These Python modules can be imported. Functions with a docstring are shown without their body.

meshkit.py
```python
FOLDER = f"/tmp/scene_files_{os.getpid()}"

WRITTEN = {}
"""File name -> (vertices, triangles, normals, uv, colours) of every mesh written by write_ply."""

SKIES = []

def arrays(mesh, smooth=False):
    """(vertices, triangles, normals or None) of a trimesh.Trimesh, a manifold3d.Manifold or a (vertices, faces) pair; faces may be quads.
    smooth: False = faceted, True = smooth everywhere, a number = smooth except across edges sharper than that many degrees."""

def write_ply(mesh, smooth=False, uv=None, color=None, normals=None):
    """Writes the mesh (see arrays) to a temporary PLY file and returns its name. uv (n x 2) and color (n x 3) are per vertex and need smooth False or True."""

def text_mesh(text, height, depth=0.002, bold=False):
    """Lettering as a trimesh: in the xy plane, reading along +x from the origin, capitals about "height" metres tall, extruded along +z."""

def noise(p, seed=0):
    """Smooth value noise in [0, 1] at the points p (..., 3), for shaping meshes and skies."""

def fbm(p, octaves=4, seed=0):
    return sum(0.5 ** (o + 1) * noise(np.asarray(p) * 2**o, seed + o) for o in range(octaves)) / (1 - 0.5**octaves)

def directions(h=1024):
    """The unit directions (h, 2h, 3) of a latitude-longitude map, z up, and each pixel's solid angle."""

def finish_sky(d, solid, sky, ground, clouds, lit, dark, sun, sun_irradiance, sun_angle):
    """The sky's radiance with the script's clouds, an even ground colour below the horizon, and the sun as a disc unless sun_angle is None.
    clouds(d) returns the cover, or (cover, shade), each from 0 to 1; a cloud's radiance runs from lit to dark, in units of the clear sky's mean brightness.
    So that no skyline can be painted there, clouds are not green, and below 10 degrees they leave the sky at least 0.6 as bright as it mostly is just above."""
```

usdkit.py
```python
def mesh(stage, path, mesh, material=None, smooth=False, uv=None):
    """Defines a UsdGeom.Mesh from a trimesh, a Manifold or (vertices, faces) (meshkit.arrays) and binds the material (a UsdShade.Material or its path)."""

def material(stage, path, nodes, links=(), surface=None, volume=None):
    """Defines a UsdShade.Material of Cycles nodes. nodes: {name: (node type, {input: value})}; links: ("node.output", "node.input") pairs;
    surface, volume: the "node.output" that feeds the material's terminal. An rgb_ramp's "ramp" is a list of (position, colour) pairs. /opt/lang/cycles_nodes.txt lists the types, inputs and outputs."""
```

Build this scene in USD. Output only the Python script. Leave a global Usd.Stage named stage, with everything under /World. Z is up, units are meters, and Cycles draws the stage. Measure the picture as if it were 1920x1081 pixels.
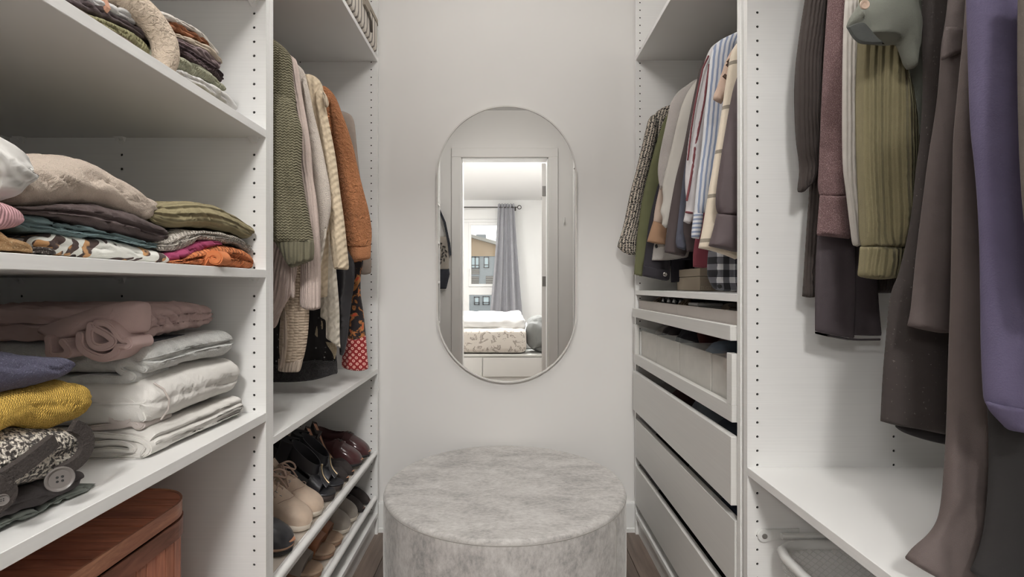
import math, random
import numpy as np
import shapely
import shapely.geometry as sg
import trimesh
import manifold3d as m3
from scipy.spatial import Delaunay
from scipy.interpolate import PchipInterpolator
from pxr import Usd, UsdGeom, UsdLux, Sdf, Gf
import usdkit
import meshkit

stage = Usd.Stage.CreateInMemory()
UsdGeom.SetStageUpAxis(stage, UsdGeom.Tokens.z)
UsdGeom.SetStageMetersPerUnit(stage, 1.0)
UsdGeom.Xform.Define(stage, '/World')
stage.SetDefaultPrim(stage.GetPrimAtPath('/World'))
UsdGeom.Scope.Define(stage, '/World/Looks')

# ------------------------------------------------------------------ camera, sky, exposure
FPX, CX, CY, EYE = 957.0, 950.0, 535.0, 1.05          # focal length and vanishing point in pixels of 1920 x 1081, eye height
cam = UsdGeom.Camera.Define(stage, '/World/Camera')
cam.CreateHorizontalApertureAttr(36.0)
cam.CreateVerticalApertureAttr(36.0 * 1081 / 1920)
cam.CreateFocalLengthAttr(36.0 * FPX / 1920)
cam.CreateHorizontalApertureOffsetAttr((960 - CX) * 36 / 1920)
cam.CreateVerticalApertureOffsetAttr(-(540.5 - CY) * 36 / 1920)
cam.CreateClippingRangeAttr(Gf.Vec2f(0.02, 200))
cam.AddTranslateOp().Set(Gf.Vec3d(0, 0, EYE))
cam.AddRotateXOp().Set(90.0)
cam.CreateExposureAttr(0.32)

def hexlin(h, k=1.0):
    h = h.lstrip('#')
    c = np.array([int(h[i:i + 2], 16) for i in (0, 2, 4)]) / 255.0
    c = np.where(c <= 0.04045, c / 12.92, ((c + 0.055) / 1.055) ** 2.4)
    return tuple(np.clip(c * k, 0, 0.86))

LOOKS = {}
def cloth(h, k):
    c = np.array(hexlin(h, 1.0)); g = c.mean()
    return tuple(np.clip((c * .84 + g * .16) * k * CLOTH, 0, .82))
CLOTH = .85

def mat(name, nodes, links=(), surface='p.BSDF'):
    if name not in LOOKS:
        LOOKS[name] = usdkit.material(stage, '/World/Looks/' + name, nodes, list(links), surface=surface)
    return LOOKS[name]

def plain(name, col, rough=0.5, metallic=0.0, spec=0.5, **kw):
    return mat(name, {'p': ('principled_bsdf', {'base_color': col, 'roughness': rough, 'metallic': metallic, 'specular_ior_level': spec, **kw})})

dome = UsdLux.DomeLight.Define(stage, '/World/sky')
dome.CreateIntensityAttr(0.5)
dome.CreateColorAttr(Gf.Vec3f(1.0, .985, .94))

# ------------------------------------------------------------------ mesh helpers
def clean(name):
    return name

COUNT = {}
def numbered(parent, name):
    k = (parent, name)
    n = COUNT.get(k, 0)
    COUNT[k] = n + 1
    return name if n == 0 else f'{name}_{n:03d}'

def V3(m):
    """-> (v, f)"""
    if isinstance(m, tuple):
        v, f = np.asarray(m[0], float), np.asarray(m[1], int)
        if f.shape[1] == 4:
            f = np.vstack([f[:, [0, 1, 2]], f[:, [0, 2, 3]]])
        return v, f
    if hasattr(m, 'to_mesh'):
        q = m.to_mesh()
        return np.array(q.vert_properties[:, :3], float), np.array(q.tri_verts, int)
    return np.array(m.vertices, float), np.array(m.faces, int)

def cat(*ms):
    vs, fs, n = [], [], 0
    for m in ms:
        v, f = V3(m)
        vs.append(v); fs.append(f + n); n += len(v)
    return np.vstack(vs), np.vstack(fs)

class Thing:
    """One thing of the scene: an Xform at its base whose children are its parts. Meshes are given in world coordinates."""
    def __init__(self, name, label, category=None, group=None, kind=None):
        self.name, self.label, self.category, self.group, self.kind = name, label, category, group, kind
        self.parts = []
    def add(self, pname, mesh, material, smooth=30, uv=None, parent=None, label=None, kind=None):
        v, f = V3(mesh)
        self.parts.append(dict(n=pname, v=v, f=f, m=material, s=smooth, uv=uv, parent=parent, label=label, kind=kind))
        return len(self.parts) - 1
    def done(self):
        allv = np.vstack([p['v'] for p in self.parts])
        lo, hi = allv.min(0), allv.max(0)
        base = np.array([(lo[0] + hi[0]) / 2, (lo[1] + hi[1]) / 2, lo[2]])
        path = '/World/' + numbered('/World', self.name)
        x = UsdGeom.Xform.Define(stage, path)
        x.AddTranslateOp().Set(Gf.Vec3d(*base))
        pr = x.GetPrim()
        for k, val in (('label', self.label), ('category', self.category), ('group', self.group), ('kind', self.kind)):
            if val:
                pr.SetCustomDataByKey(k, val)
        paths = []
        for p in self.parts:
            par = path if p['parent'] is None else paths[p['parent']]
            pp = par + '/' + numbered(par, p['n'])
            me = usdkit.mesh(stage, pp, (p['v'] - base, p['f']), p['m'], smooth=True if p['uv'] is not None else p['s'], uv=p['uv'])
            if p['label']:
                me.GetPrim().SetCustomDataByKey('label', p['label'])
            if p['kind']:
                me.GetPrim().SetCustomDataByKey('kind', p['kind'])
            paths.append(pp)
        self.path = path
        return self

def struct(name, mesh, material, label, smooth=30):
    t = Thing(name, label, None, kind='structure')
    return t

def box(x0, x1, y0, y1, z0, z1, c=0.0):
    """box, its edges chamfered by c"""
    x0, x1 = min(x0, x1), max(x0, x1); y0, y1 = min(y0, y1), max(y0, y1); z0, z1 = min(z0, z1), max(z0, z1)
    c = min(c, (x1 - x0) * .45, (y1 - y0) * .45, (z1 - z0) * .45)
    pts = []
    for sx, X in ((1, x0), (-1, x1)):
        for sy, Y in ((1, y0), (-1, y1)):
            for sz, Z in ((1, z0), (-1, z1)):
                if c <= 0:
                    pts.append((X, Y, Z))
                else:
                    pts += [(X + sx * c, Y + sy * c, Z), (X + sx * c, Y, Z + sz * c), (X, Y + sy * c, Z + sz * c)]
    return V3(m3.Manifold.hull_points(np.array(pts, float)))

def hull(pts):
    return V3(m3.Manifold.hull_points(np.array(pts, float)))

def rbox(x0, x1, y0, y1, z0, z1, r, n=10):
    s = m3.Manifold.sphere(r, n)
    return V3(m3.Manifold.batch_hull([s.translate((X, Y, Z)) for X in (x0 + r, x1 - r) for Y in (y0 + r, y1 - r) for Z in (z0 + r, z1 - r)]))

def cyl(p0, p1, r0, r1=None, n=16):
    return tube([p0, p1], [r0, r0 if r1 is None else r1], n)

def tube(path, r, n=8, closed=False):
    p = np.array(path, float)
    r = np.full(len(p), r, float) if np.ndim(r) == 0 else np.interp(np.linspace(0, 1, len(p)), np.linspace(0, 1, len(r)), np.array(r, float))
    if closed:
        t = np.roll(p, -1, 0) - np.roll(p, 1, 0)
    else:
        t = np.gradient(p, axis=0)
    t /= np.maximum(np.linalg.norm(t, axis=1, keepdims=True), 1e-9)
    up = np.array([0, 0, 1.0]) if abs(t[0, 2]) < .9 else np.array([1.0, 0, 0])
    a = np.cross(t[0], up); a /= np.linalg.norm(a)
    rings = []
    for i in range(len(p)):
        a = a - t[i] * a.dot(t[i]); a /= max(np.linalg.norm(a), 1e-9)
        b = np.cross(t[i], a)
        th = np.arange(n) / n * 2 * np.pi
        rings.append(p[i] + r[i] * (np.cos(th)[:, None] * a + np.sin(th)[:, None] * b))
    v = np.vstack(rings); f = []
    m = len(p)
    idx = np.arange(n)
    for i in range(m if closed else m - 1):
        j = (i + 1) % m
        q = np.stack([i * n + idx, i * n + (idx + 1) % n, j * n + (idx + 1) % n, j * n + idx], 1)
        f.append(q)
    f = np.vstack(f)
    f = np.vstack([f[:, [0, 1, 2]], f[:, [0, 2, 3]]])
    if not closed:
        v = np.vstack([v, p[:1], p[-1:]])
        e = [(len(v) - 2, (k + 1) % n, k) for k in range(n)] + [(len(v) - 1, (m - 1) * n + k, (m - 1) * n + (k + 1) % n) for k in range(n)]
        f = np.vstack([f, e])
    return v, f[:, ::-1]

def lathe(profile, c, n=48):
    """profile [(r,z)...] turned about the vertical through c=(x,y)"""
    pr = np.array(profile, float)
    th = np.arange(n) / n * 2 * np.pi
    v = np.stack([c[0] + pr[:, None, 0] * np.cos(th), c[1] + pr[:, None, 0] * np.sin(th), np.repeat(pr[:, 1:2], n, 1)], -1).reshape(-1, 3)
    f = []
    i = np.arange(n)
    for k in range(len(pr) - 1):
        f.append(np.stack([k * n + i, k * n + (i + 1) % n, (k + 1) * n + (i + 1) % n, (k + 1) * n + i], 1))
    f = np.vstack(f)
    return v, np.vstack([f[:, [0, 1, 2]], f[:, [0, 2, 3]]])

def prism(poly, y0, y1, plane='xz'):
    """shapely polygon extruded: plane xz -> along y, xy -> along z, yz -> along x"""
    out = []
    for g in getattr(poly, 'geoms', [poly]):
        m = trimesh.creation.extrude_polygon(g, y1 - y0, engine='earcut')
        v = np.array(m.vertices); f = np.array(m.faces)
        if plane == 'xz':
            v = np.stack([v[:, 0], y0 + v[:, 2], v[:, 1]], 1); f = f[:, ::-1]
        elif plane == 'yz':
            v = np.stack([y0 + v[:, 2], v[:, 0], v[:, 1]], 1)
        else:
            v = np.stack([v[:, 0], v[:, 1], y0 + v[:, 2]], 1)
        out.append((v, f))
    return cat(*out)

def chaikin(p, k=2, closed=True, sharp=52):
    """corner cutting; the sharp corners of a closed outline (turning more than `sharp` degrees) stay"""
    p = np.array(p, float)
    if not closed:
        for _ in range(k):
            a, q = p[:-1], p[1:]
            p = np.vstack([p[:1], np.stack([a * .75 + q * .25, a * .25 + q * .75], 1).reshape(-1, p.shape[1]), p[-1:]])
        return p
    e1, e2 = p - np.roll(p, 1, 0), np.roll(p, -1, 0) - p
    cosv = (e1 * e2).sum(1) / np.maximum(np.linalg.norm(e1, axis=1) * np.linalg.norm(e2, axis=1), 1e-12)
    cs = np.nonzero(np.degrees(np.arccos(np.clip(cosv, -1, 1))) > sharp)[0]
    if len(cs) == 0:
        for _ in range(k):
            q = np.roll(p, -1, 0)
            p = np.stack([p * .75 + q * .25, p * .25 + q * .75], 1).reshape(-1, p.shape[1])
        return p
    out, n = [], len(p)
    for i, c in enumerate(cs):
        d = cs[(i + 1) % len(cs)]
        m = (d - c) % n or n
        ch = p[[(c + j) % n for j in range(m + 1)]]
        out.append((chaikin(ch, k, False) if len(ch) > 2 else ch)[:-1])
    return np.vstack(out)

def un(pts, Y):
    """pixels of the photograph -> (X, Z) in the vertical plane at depth Y"""
    p = np.array(pts, float)
    return np.stack([(p[:, 0] - CX) * Y / FPX, EYE - (p[:, 1] - CY) * Y / FPX], 1)

# ------------------------------------------------------------------ cloth: a flat pattern filled out to a soft solid (hanging clothes)
def inflate(poly, Y, t, side=1, r=None, back=.5, folds=.005, freq=(16, 29, 43), seed=0, s=.012, soft=.003, lean=0.0, env0=.35, dirn=0.0, flat_top=False, rh=.006):
    """A soft solid of half thickness t about the plane y = Y, outline poly (X,Z). side: which way the aisle lies seen along x (left cupboards -1: their aisle edge is max x)."""
    if poly.geom_type != 'Polygon':
        poly = max(poly.geoms, key=lambda g: g.area)
    r = r or t * 1.4
    poly = sg.polygon.orient(poly, 1.0)
    ring = poly.exterior
    n = max(12, int(ring.length / (s * .7)))
    B = np.array([ring.interpolate(i / n, normalized=True).coords[0] for i in range(n)])
    x0, z0, x1, z1 = poly.bounds
    gx, gz = np.meshgrid(np.arange(x0, x1 + s, s), np.arange(z0, z1 + s, s * .9))
    gx = gx + (np.arange(gx.shape[0]) % 2)[:, None] * s * .5
    P = np.stack([gx.ravel(), gz.ravel()], 1)
    pts = shapely.points(P)
    shapely.prepare(poly)
    ok = shapely.contains(poly, pts)
    P = P[ok]; d = shapely.distance(pts[ok], ring)
    P, d = P[d > s * .55], d[d > s * .55]
    P, d = P[d > .009 + s * .45], d[d > .009 + s * .45]
    for off, st in ((.0022, s * .55), (.0075, s * .8)):
        for g in getattr(poly.buffer(-off, join_style='mitre'), 'geoms', [poly.buffer(-off, join_style='mitre')]):
            if g.is_empty or g.area < 1e-6:
                continue
            e = g.exterior; k = max(8, int(e.length / st))
            Q = np.array([e.interpolate(i / k, normalized=True).coords[0] for i in range(k)])
            P = np.vstack([P, Q]); d = np.concatenate([d, np.full(k, off)])
    n = len(B)
    A = np.vstack([B, P]); d = np.concatenate([np.zeros(n), d])
    tri = Delaunay(A).simplices
    c = A[tri].mean(1)
    tri = tri[shapely.contains(poly, shapely.points(c))]
    e1, e2 = A[tri[:, 1]] - A[tri[:, 0]], A[tri[:, 2]] - A[tri[:, 0]]
    tri = np.where((e1[:, 0] * e2[:, 1] - e1[:, 1] * e2[:, 0] > 0)[:, None], tri, tri[:, [0, 2, 1]])
    # distance from the aisle edge at each height
    zz = np.linspace(z0, z1, 60)
    edge = np.array([(B[np.abs(B[:, 1] - z) < (z1 - z0) / 40 + s][:, 0].min() if side > 0 else B[np.abs(B[:, 1] - z) < (z1 - z0) / 40 + s][:, 0].max()) if (np.abs(B[:, 1] - z) < (z1 - z0) / 40 + s).any() else np.nan for z in zz])
    edge = np.interp(zz, zz[~np.isnan(edge)], edge[~np.isnan(edge)])
    u = np.abs(A[:, 0] - np.interp(A[:, 1], zz, edge))
    if not ring.is_ccw:
        B = B[::-1]; A[:n] = B
    seg = np.roll(B, -1, 0) - B
    nzn = -seg[:, 0] / np.maximum(np.linalg.norm(seg, axis=1), 1e-9)
    hem = (nzn < -.72) | (flat_top & (nzn > .72))
    def dist_to(mask):
        if not mask.any():
            return np.full(len(A), 9.0)
        ml = sg.MultiLineString([(B[i], B[(i + 1) % n]) for i in np.nonzero(mask)[0]])
        return shapely.distance(shapely.points(A), ml)
    rnd = lambda q, rr: np.sqrt(np.clip(1 - (1 - np.clip(q / rr, 0, 1)) ** 2, 0, 1))
    prof = np.minimum(rnd(dist_to(~hem), r), rnd(dist_to(hem), rh))
    prof[:n] = 0
    env = env0 + (1 - env0) * np.clip((z1 - A[:, 1]) / max(z1 - z0, .01), 0, 1)
    nz = meshkit.noise(np.stack([A[:, 0] * 5, A[:, 1] * 3.2, np.full(len(A), seed * 1.7)], 1), seed)
    w = 0
    for k, q in enumerate(freq):
        w = w + (1.0 / (k + 1)) * np.sin(2 * np.pi * (u * q + dirn * A[:, 1] * q + 1.1 * nz + .37 * k * seed))
    h = t * prof + folds * env * w * np.clip(d / (r * .6), 0, 1)
    h = h + soft * 2 * (meshkit.fbm(np.stack([A[:, 0] * 30, A[:, 1] * 22, np.full(len(A), seed * 3.1)], 1), 3, seed) - .5) * np.clip(d / .015, 0, 1)
    h = np.maximum(h, t * .12 * prof)
    yo = Y + lean * (A[:, 0] - A[:, 0].mean())
    N = len(A)
    inner = np.arange(n, N)
    vf = np.stack([A[:, 0], yo - h, A[:, 1]], 1)
    vb = np.stack([A[n:, 0], yo[n:] + back * t * prof[n:] + .3 * (h - t * prof)[n:].clip(-t * .3, t), A[n:, 1]], 1)
    back_id = np.concatenate([np.arange(n), N + np.arange(N - n)])
    f = np.vstack([tri, back_id[tri][:, ::-1]])
    v = np.vstack([vf, vb])
    uv = np.vstack([np.stack([u, A[:, 1]], 1), np.stack([u, A[:, 1]], 1)[n:] + [.013, 0]])
    return v, f, uv

def poly_px(pts, Y, k=2):
    p = sg.Polygon(chaikin(un(pts, Y), k)).buffer(0)
    return p if p.geom_type == 'Polygon' else max(p.geoms, key=lambda g: g.area)

# ------------------------------------------------------------------ cloth: folded garments lying on a shelf (front towards the aisle)
def folded(trace, Xf=-.575, depth=.32, seed=0, layers=1, groove=.006, e=(.03, .03), floor=None, wrinkle=.004, big=.006, rmax=.05, skew=0.0, ns=54, inset=.018):
    """trace: (px, y_top, y_bottom) along the front edge, near to far; Xf: its x. Returns mesh and uv."""
    T = np.array(trace, float)
    xf = np.full(len(T), Xf) if np.ndim(Xf) == 0 else np.array(Xf, float)
    Y = FPX * xf / (T[:, 0] - CX)
    zt = EYE - (T[:, 1] - CY) * Y / FPX
    zb = EYE - (T[:, 2] - CY) * Y / FPX
    if floor is not None:
        zb = np.full_like(zb, floor + .0015)
    zt = np.maximum(zt, zb + .006)
    y0, y1 = Y[0] + e[0], Y[-1] - e[1]
    ys = np.linspace(y0, y1, ns)
    ft, fb, fx = (PchipInterpolator(Y, a) for a in (zt, zb, xf))
    zt_, zb_, xf_ = ft(ys), fb(ys), fx(ys)
    sc = np.ones(ns)
    taus = np.sin(np.linspace(0, np.pi / 2, 9))[1:]
    def ext(i, sign, ee):
        return [(ys[i] + sign * ee * t, zt_[i], zb_[i], xf_[i], math.sqrt(max(1 - t * t, 0)) if t < .9999 else .0) for t in taus]
    st = ext(0, -1, e[0])[::-1] + [(ys[i], zt_[i], zb_[i], xf_[i], 1.0) for i in range(ns)] + ext(ns - 1, 1, e[1])
    rng = np.random.default_rng(seed)
    cuts = np.sort(np.linspace(-1.15, 1.15, layers + 1)[1:-1] + rng.uniform(-.12, .12, max(layers - 1, 0)))
    nf, nt, nb = 29, 16, 7
    ph = np.linspace(-np.pi / 2, np.pi / 2, nf)
    rings, us = [], []
    for yy, a, b, x, s in st:
        h = max((a - b) * max(s, .06), .003); zc = (a + b) / 2
        if floor is not None:                        # the ends lie down on the shelf rather than lift
            zc = b + h / 2
        rx = min(h / 2 * 1.15, rmax) ; rz = h / 2
        xx = x - (1 - s) * min(inset, (a - b) * .8) + skew * (yy - y0)
        pr = np.zeros(nf)
        for k, c in enumerate(cuts):
            cc = c + .22 * (meshkit.noise(np.array([[yy * 9, k * 3.3, seed]]), seed)[0] - .5)
            pr += groove * np.exp(-((ph - cc) / .11) ** 2)
        fr = np.stack([xx - rx + (rx - np.minimum(pr, rx * .7)) * np.cos(ph) , zc + rz * np.sin(ph)], 1)
        xb = x - depth
        tt = np.linspace(0, 1, nt + 2)[1:-1]
        top = np.stack([xx - rx + (xb + rx - (xx - rx)) * tt, np.full(nt, zc + rz)], 1)
        pb = np.linspace(np.pi / 2, 3 * np.pi / 2, nb)
        bk = np.stack([xb + rx + rx * np.cos(pb), zc + rz * np.sin(pb)], 1)
        bot = np.stack([xb + rx + (xx - rx - (xb + rx)) * tt, np.full(nt, zc - rz)], 1)
        L = np.vstack([fr, top, bk, bot])
        rings.append(np.column_stack([L[:, 0], np.full(len(L), yy), L[:, 1]]))
        us.append(np.concatenate([[0], np.cumsum(np.linalg.norm(np.diff(L, axis=0), axis=1))]))
    R = np.array(rings); m, n = R.shape[:2]
    mid = us[m // 2]
    v = R.reshape(-1, 3)
    idx = np.arange(n)
    f = np.vstack([np.stack([i * n + idx, i * n + (idx + 1) % n, (i + 1) * n + (idx + 1) % n, (i + 1) * n + idx], 1) for i in range(m - 1)])
    f = np.vstack([f[:, [0, 1, 2]], f[:, [0, 2, 3]]])
    c0, c1 = len(v), len(v) + 1
    v = np.vstack([v, R[0].mean(0), R[-1].mean(0)])
    f = np.vstack([f, [(c0, (k + 1) % n, k) for k in range(n)], [(c1, (m - 1) * n + k, (m - 1) * n + (k + 1) % n) for k in range(n)]])
    uv = np.stack([np.tile(mid, m), np.repeat(np.array([q[0] for q in st]), n)], 1)
    uv = np.vstack([uv, [0, y0], [0, y1]])
    vv, _, nn = meshkit.arrays((v, f), True)
    if np.sum(nn * (v - v.mean(0))) < 0:
        f = f[:, ::-1]; nn = -nn
    q = v * np.array([9, 6, 14]) + seed * 3.3
    d = big * 2 * (meshkit.fbm(q, 2, seed) - .5)
    q2 = v @ np.array([[1, .4, 0], [-.5, 1, .3], [0, 1.2, 1]]) * np.array([16, 34, 40]) + seed
    rd = meshkit.fbm(q2, 3, seed + 5)
    d = d - wrinkle * 2.2 * np.clip(1 - np.abs(rd - .5) * 7, 0, 1) + wrinkle * (meshkit.fbm(v * 55, 2, seed + 9) - .5)
    lowside = np.clip(1 - np.abs(nn[:, 2]), .25, 1)
    v = v + nn * (d * lowside)[:, None]
    if floor is not None:
        v[:, 2] = np.maximum(v[:, 2], floor + .001)
    return v, f, uv

def ribbon(path, Yn, Yf, th, k=3, inset=.004, seed=0):
    """A thick strip of cloth seen end-on: path [(x,z)] in the plane, running from depth Yn to Yf."""
    p = chaikin(path, k, closed=False)
    pl = sg.LineString(p).buffer(th / 2, quad_segs=4)
    if pl.geom_type != 'Polygon':
        pl = max(pl.geoms, key=lambda g: g.area)
    loops = []
    for yy, off in ((Yn + inset * .0, -th * .22), (Yn + inset, 0), (Yf - inset, 0)):
        loops.append((yy, off))
    a = prism(pl.buffer(-th * .22), Yn, Yn + inset) if not pl.buffer(-th * .22).is_empty else None
    b = prism(pl, Yn + inset * .6, Yf)
    return cat(a, b) if a is not None else b

# ------------------------------------------------------------------ cloth materials
def fabric(name, col, kind='plain', n=250, bump=1.0, var=.12, rough=.92, sheen=.25, axis='x', k=1.45, col2=None, cfreq=9.0, spec=.25, fleck=None, fscale=520.0, fcut=.60):
    """kind: plain, twill, rib, cord, knit, cable, fuzzy, teddy. n: repeats per metre. The print (if any) comes from printed()."""
    c = cloth(col, k)
    c2 = cloth(col2, k) if col2 else tuple(min(.86, q * (1 + var)) for q in c)
    c1 = c if col2 else tuple(q * (1 - var) for q in c)
    nd = {'tc': ('texture_coordinate', {}), 'n': ('noise_texture', {'scale': cfreq, 'detail': 4.0, 'roughness': .65}),
          'rp': ('rgb_ramp', {'ramp': [(.32, c1), (.68, c2)]}),
          'p': ('principled_bsdf', {'roughness': rough, 'sheen_weight': sheen, 'sheen_roughness': .5, 'sheen_tint': tuple(min(1, q * 1.2 + .1) for q in c), 'specular_ior_level': spec})}
    lk = [('tc.object', 'n.vector'), ('n.fac', 'rp.fac'), ('rp.color', 'p.base_color')]
    if fleck:
        nd['fn'] = ('noise_texture', {'scale': fscale, 'detail': 1.0})
        nd['fr'] = ('rgb_ramp', {'ramp': [(fcut, (0, 0, 0)), (fcut + .10, (.8, .8, .8))]})
        nd['fm'] = ('mix', {'color2': cloth(fleck, k)})
        lk = [x for x in lk if x[1] != 'p.base_color'] + [('tc.object', 'fn.vector'), ('fn.fac', 'fr.fac'), ('fr.color', 'fm.fac'), ('rp.color', 'fm.color1'), ('fm.color', 'p.base_color')]
    bump_nodes(nd, lk, kind, n, bump, axis)
    return mat(name, nd, lk)

def bump_nodes(nd, lk, kind, n, bump, axis='x'):
    w = .31416
    if kind in ('rib', 'cord'):
        nd['w'] = ('wave_texture', {'wave_type': 'bands', 'bands_direction': axis, 'scale': n * w, 'distortion': .5 if kind == 'rib' else 1.2, 'detail': 1.0, 'detail_scale': .15})
        nd['b'] = ('bump', {'strength': .9, 'distance': bump * .35 / n})
        nd['f'] = ('noise_texture', {'scale': 500.0, 'detail': 2.0})
        nd['b2'] = ('bump', {'strength': .5, 'distance': .0007 * bump})
        lk += [('tc.UV', 'w.vector'), ('w.fac', 'b.height'), ('tc.object', 'f.vector'), ('f.fac', 'b2.height'), ('b2.normal', 'b.normal'), ('b.normal', 'p.normal')]
    elif kind == 'knit':
        nd['mp'] = ('mapping', {'scale': (1.0, 1.7, 1.0)})
        nd['w'] = ('voronoi_texture', {'scale': float(n), 'randomness': .35})
        nd['iv'] = ('math', {'math_type': 'subtract', 'value1': 1.0})
        nd['b'] = ('bump', {'strength': .9, 'distance': bump * .4 / n})
        lk += [('tc.UV', 'mp.vector'), ('mp.vector', 'w.vector'), ('w.distance', 'iv.value2'), ('iv.value', 'b.height'), ('b.normal', 'p.normal')]
    elif kind == 'zigzag':                              # rows of wavy stitches
        nd['sx'] = ('separate_xyz', {})
        nd['sn'] = ('math', {'math_type': 'multiply', 'value2': n * 5.0})
        nd['si'] = ('math', {'math_type': 'sine'})
        nd['sm'] = ('math', {'math_type': 'multiply', 'value2': .20 / n})
        nd['sa'] = ('math', {'math_type': 'add'})
        nd['cx'] = ('combine_xyz', {})
        nd['w'] = ('wave_texture', {'wave_type': 'bands', 'bands_direction': 'y', 'scale': n * w, 'distortion': .6, 'detail': 1.0, 'detail_scale': .3})
        nd['b'] = ('bump', {'strength': 1.0, 'distance': bump * .45 / n})
        lk += [('tc.UV', 'sx.vector'), ('sx.x', 'sn.value1'), ('sn.value', 'si.value1'), ('si.value', 'sm.value1'), ('sm.value', 'sa.value1'), ('sx.y', 'sa.value2'), ('sa.value', 'cx.y'), ('sx.x', 'cx.x'), ('cx.vector', 'w.vector'), ('w.fac', 'b.height'), ('b.normal', 'p.normal')]
    elif kind == 'cable':
        nd['w'] = ('wave_texture', {'wave_type': 'bands', 'bands_direction': 'x', 'scale': n * w, 'distortion': 2.5, 'detail': 1.0, 'detail_scale': n * .05})
        nd['w2'] = ('wave_texture', {'wave_type': 'bands', 'bands_direction': 'diagonal', 'scale': n * w * 1.6, 'distortion': 1.0, 'detail': 1.0})
        nd['mx'] = ('math', {'math_type': 'add'})
        nd['b'] = ('bump', {'strength': .8, 'distance': bump * .11 / n})
        lk += [('tc.UV', 'w.vector'), ('tc.UV', 'w2.vector'), ('w.fac', 'mx.value1'), ('w2.fac', 'mx.value2'), ('mx.value', 'b.height'), ('b.normal', 'p.normal')]
    elif kind in ('fuzzy', 'teddy'):
        nd['w'] = ('noise_texture', {'scale': float(n), 'detail': 3.0, 'roughness': .6, 'distortion': .6 if kind == 'teddy' else .1})
        nd['b'] = ('bump', {'strength': .9, 'distance': bump * .9 / n})
        lk += [('tc.object', 'w.vector'), ('w.fac', 'b.height'), ('b.normal', 'p.normal')]
    else:
        nd['w'] = ('noise_texture', {'scale': float(n) * 2, 'detail': 2.0})
        nd['b'] = ('bump', {'strength': .5, 'distance': bump * .0008})
        lk += [('tc.object', 'w.vector'), ('w.fac', 'b.height'), ('b.normal', 'p.normal')]

def painted(name, extra, links, out, kind='plain', n=300, bump=1.0, rough=.9, sheen=.2, spec=.25, axis='x'):
    """A cloth whose colour comes from the given nodes (its print or weave)."""
    nd = {'tc': ('texture_coordinate', {}), 'p': ('principled_bsdf', {'roughness': rough, 'sheen_weight': sheen, 'specular_ior_level': spec}), **extra}
    lk = list(links) + [(out, 'p.base_color')]
    bump_nodes(nd, lk, kind, n, bump, axis)
    return mat(name, nd, lk)

def stripes(name, colA, colB, period, frac=.5, axis='x', k=1.45, **kw):
    a, b = cloth(colA, k), cloth(colB, k)
    return painted(name, {'s': ('separate_xyz', {}), 'm': ('math', {'math_type': 'multiply', 'value2': 1.0 / period}), 'fr': ('math', {'math_type': 'fraction'}),
                          'g': ('math', {'math_type': 'greater_than', 'value2': frac}), 'mx': ('mix', {'color1': a, 'color2': b})},
                   [('tc.UV', 's.vector'), ('s.' + axis, 'm.value1'), ('m.value', 'fr.value1'), ('fr.value', 'g.value1'), ('g.value', 'mx.fac')], 'mx.color', **kw)

# ------------------------------------------------------------------ materials of the room
def wallpaint(name, col, rough=.75):
    return mat(name, {'tc': ('texture_coordinate', {}), 'n': ('noise_texture', {'scale': 260.0, 'detail': 3.0}), 'b': ('bump', {'strength': .12, 'distance': .0006}),
                      'p': ('principled_bsdf', {'base_color': col, 'roughness': rough, 'specular_ior_level': .3})},
               [('tc.object', 'n.vector'), ('n.fac', 'b.height'), ('b.normal', 'p.normal')])

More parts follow.
